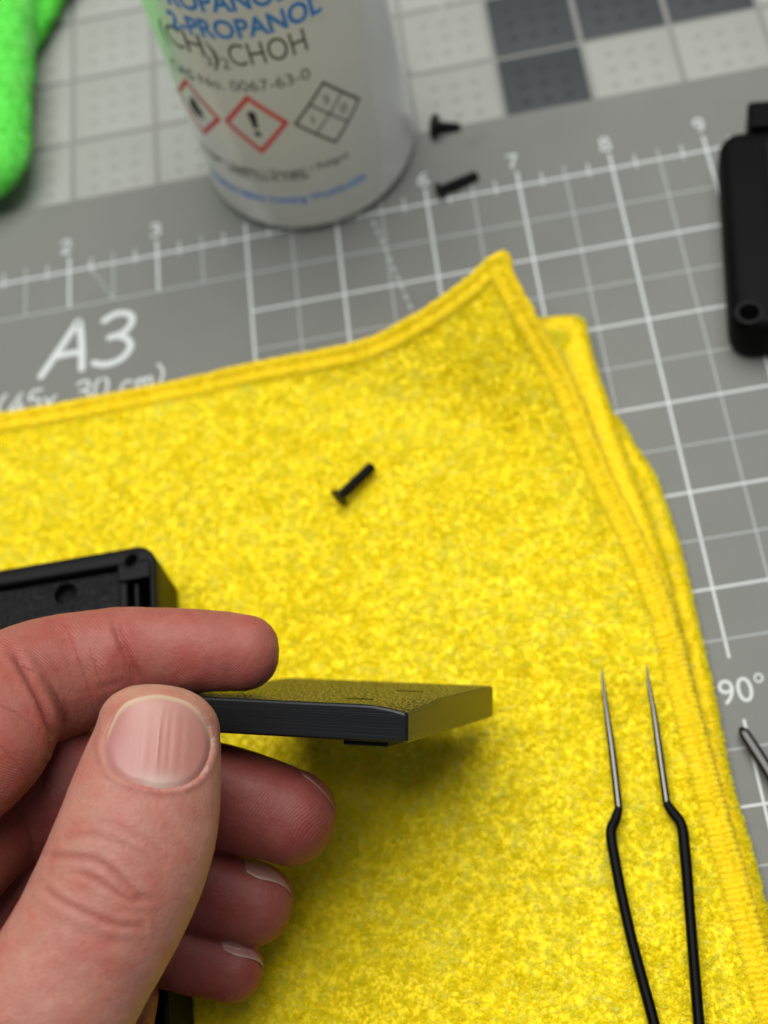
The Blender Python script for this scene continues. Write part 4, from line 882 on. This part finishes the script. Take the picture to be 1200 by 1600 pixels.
# nails as children of the hand
M_nail = bpy.data.materials.new('nail'); M_nail.use_nodes = True; nt = M_nail.node_tree; b = nt.nodes['Principled BSDF']
at = nt.nodes.new('ShaderNodeAttribute'); at.attribute_name = 'Col'; nt.links.new(at.outputs['Color'], b.inputs['Base Color'])
b.inputs['Roughness'].default_value = .38; b.inputs['Specular IOR Level'].default_value = .35; b.inputs['Subsurface Weight'].default_value = .15; b.inputs['Subsurface Radius'].default_value = (1, .4, .25); b.inputs['Subsurface Scale'].default_value = .001
b.inputs['Coat Weight'].default_value = .0; b.inputs['Coat Roughness'].default_value = .25
def on_skin(px, py):
    d = rays(float(px), float(py)); d = d / np.linalg.norm(d)
    hit = bvh.ray_cast(Vector(CAM_LOC), Vector(d))
    if hit[0] is None: return None, None
    return np.array(hit[0]), np.array(hit[1])
NR, NS = 22, 72; V, colr, cen = [], [], None
ridge_x = [(205, .25), (216, .5), (224, .9), (229, .5), (241, .35), (247, 1.0), (259, .5), (270, 1.1), (275, .9), (288, .9), (293, .4)]
for i in range(NR + 1):
    q = i / NR
    for j in range(NS):
        a = j * math.tau / NS - math.pi; rr = np.interp(a, na, nrad) * q * (1.01 + .012 * float(vnoise(a * 6, 0.3, seed=12)) * (1 if math.sin(a) > -.3 else .3)); x, y = NC[0] + rr * math.cos(a), NC[1] + rr * math.sin(a)
        p, nn = on_skin(x, y)
        top = max(0, min(1, (1130 - y) / 30)); lift = .08 + .10 * (1 - q * q) - (.42 * max(0, q - .88) / .12) * (1 - top) + .28 * top * q
        xx = x + (y - 1160) * .09
        rg = sum(k_ * math.exp(-((xx - rx) / 2.2) ** 2) for rx, k_ in ridge_x) * .10 * max(0, 1 - q ** 4)
        V.append(p + nn * (lift + rg))
        c = np.array([.58, .285, .25])
        c = c + (np.array([.62, .36, .31]) - c) * max(0, min(1, (1150 - y) / 60))
        c = c + (np.array([.52, .26, .27]) - c) * .5 * math.exp(-((x - 175) / 30) ** 2)
        lun = math.exp(-((x - 246) / 42) ** 2 - ((y - 1228) / 19) ** 2); c = c + (np.array([.72, .58, .52]) - c) * min(1, 1.1 * lun)
        fr = max(0, min(1, (q - .90) / .05)) * max(0, min(1, (1165 - y) / 25)); c = c + (np.array([.70, .56, .40]) - c) * fr
        c = c + (np.array([.68, .42, .37]) - c) * min(1, .55 * sum(k_ * math.exp(-((xx - rx) / 2.0) ** 2) for rx, k_ in ridge_x)) * max(0, 1 - q ** 3)
        colr.append(c * [.70, .62, .58])
V = np.array(V); fq = np.array([(i * NS + j, i * NS + (j + 1) % NS, (i + 1) * NS + (j + 1) % NS, (i + 1) * NS + j) for i in range(NR) for j in range(NS)])
o = quads_mesh('thumbnail', V, fq[:, ::-1], M_nail, hand, True, np.array(colr)); o['label'] = 'broad ridged thumbnail with pale half moon'
def small_nail(upper, lower, lab):
    U = smooth_line(upper); Lw = smooth_line(lower); n, m = 24, 8; V, C = [], []
    lastp = None
    for i in range(n):
        for j in range(m):
            q = j / (m - 1); x, y = U[i] * (1 - q) + Lw[i] * q; p, nn = on_skin(x, y)
            if p is None: p, nn = (lastp if lastp is not None else (atd(x, y, 278.), np.array([0, 0, 1.])))
            lastp = (p, nn); edge_ = max(0, (q - .8) / .2)
            V.append(p + nn * (.06 + .22 * q)); C.append(.6 * np.array([.46, .215, .19]) * (1 - edge_) + .6 * np.array([.60, .44, .34]) * edge_)
    k = len(V); V += [V[i * m + m - 1] * 1.0 + (V[i * m + m - 2] - V[i * m + m - 1]) * 0 - np.array([0, 0, .5]) for i in range(n)]; C += [np.array([.34, .25, .20])] * n
    fq = grid_faces(n, m); lip = np.array([(i * m + m - 1, (i + 1) * m + m - 1, k + i + 1, k + i) for i in range(n - 1)])
    quads_mesh('fingernail', np.array(V), np.r_[fq, lip], M_nail, hand, True, np.array(C))['label'] = lab
small_nail([(381, 1345), (400, 1346), (425, 1358), (445, 1378), (456, 1398)], [(385, 1364), (404, 1374), (428, 1379), (445, 1388), (456, 1402)], 'ring finger nail with pale free edge')
small_nail([(346, 1471), (365, 1471), (385, 1480), (400, 1490), (410, 1504)], [(350, 1485), (368, 1494), (388, 1498), (400, 1502), (411, 1512)], 'little finger nail with pale free edge')
small_nail([(470, 1205), (486, 1216), (502, 1232), (516, 1250), (524, 1268)], [(472, 1212), (487, 1223), (501, 1236), (514, 1253), (523, 1270)], 'sliver of middle finger nail')
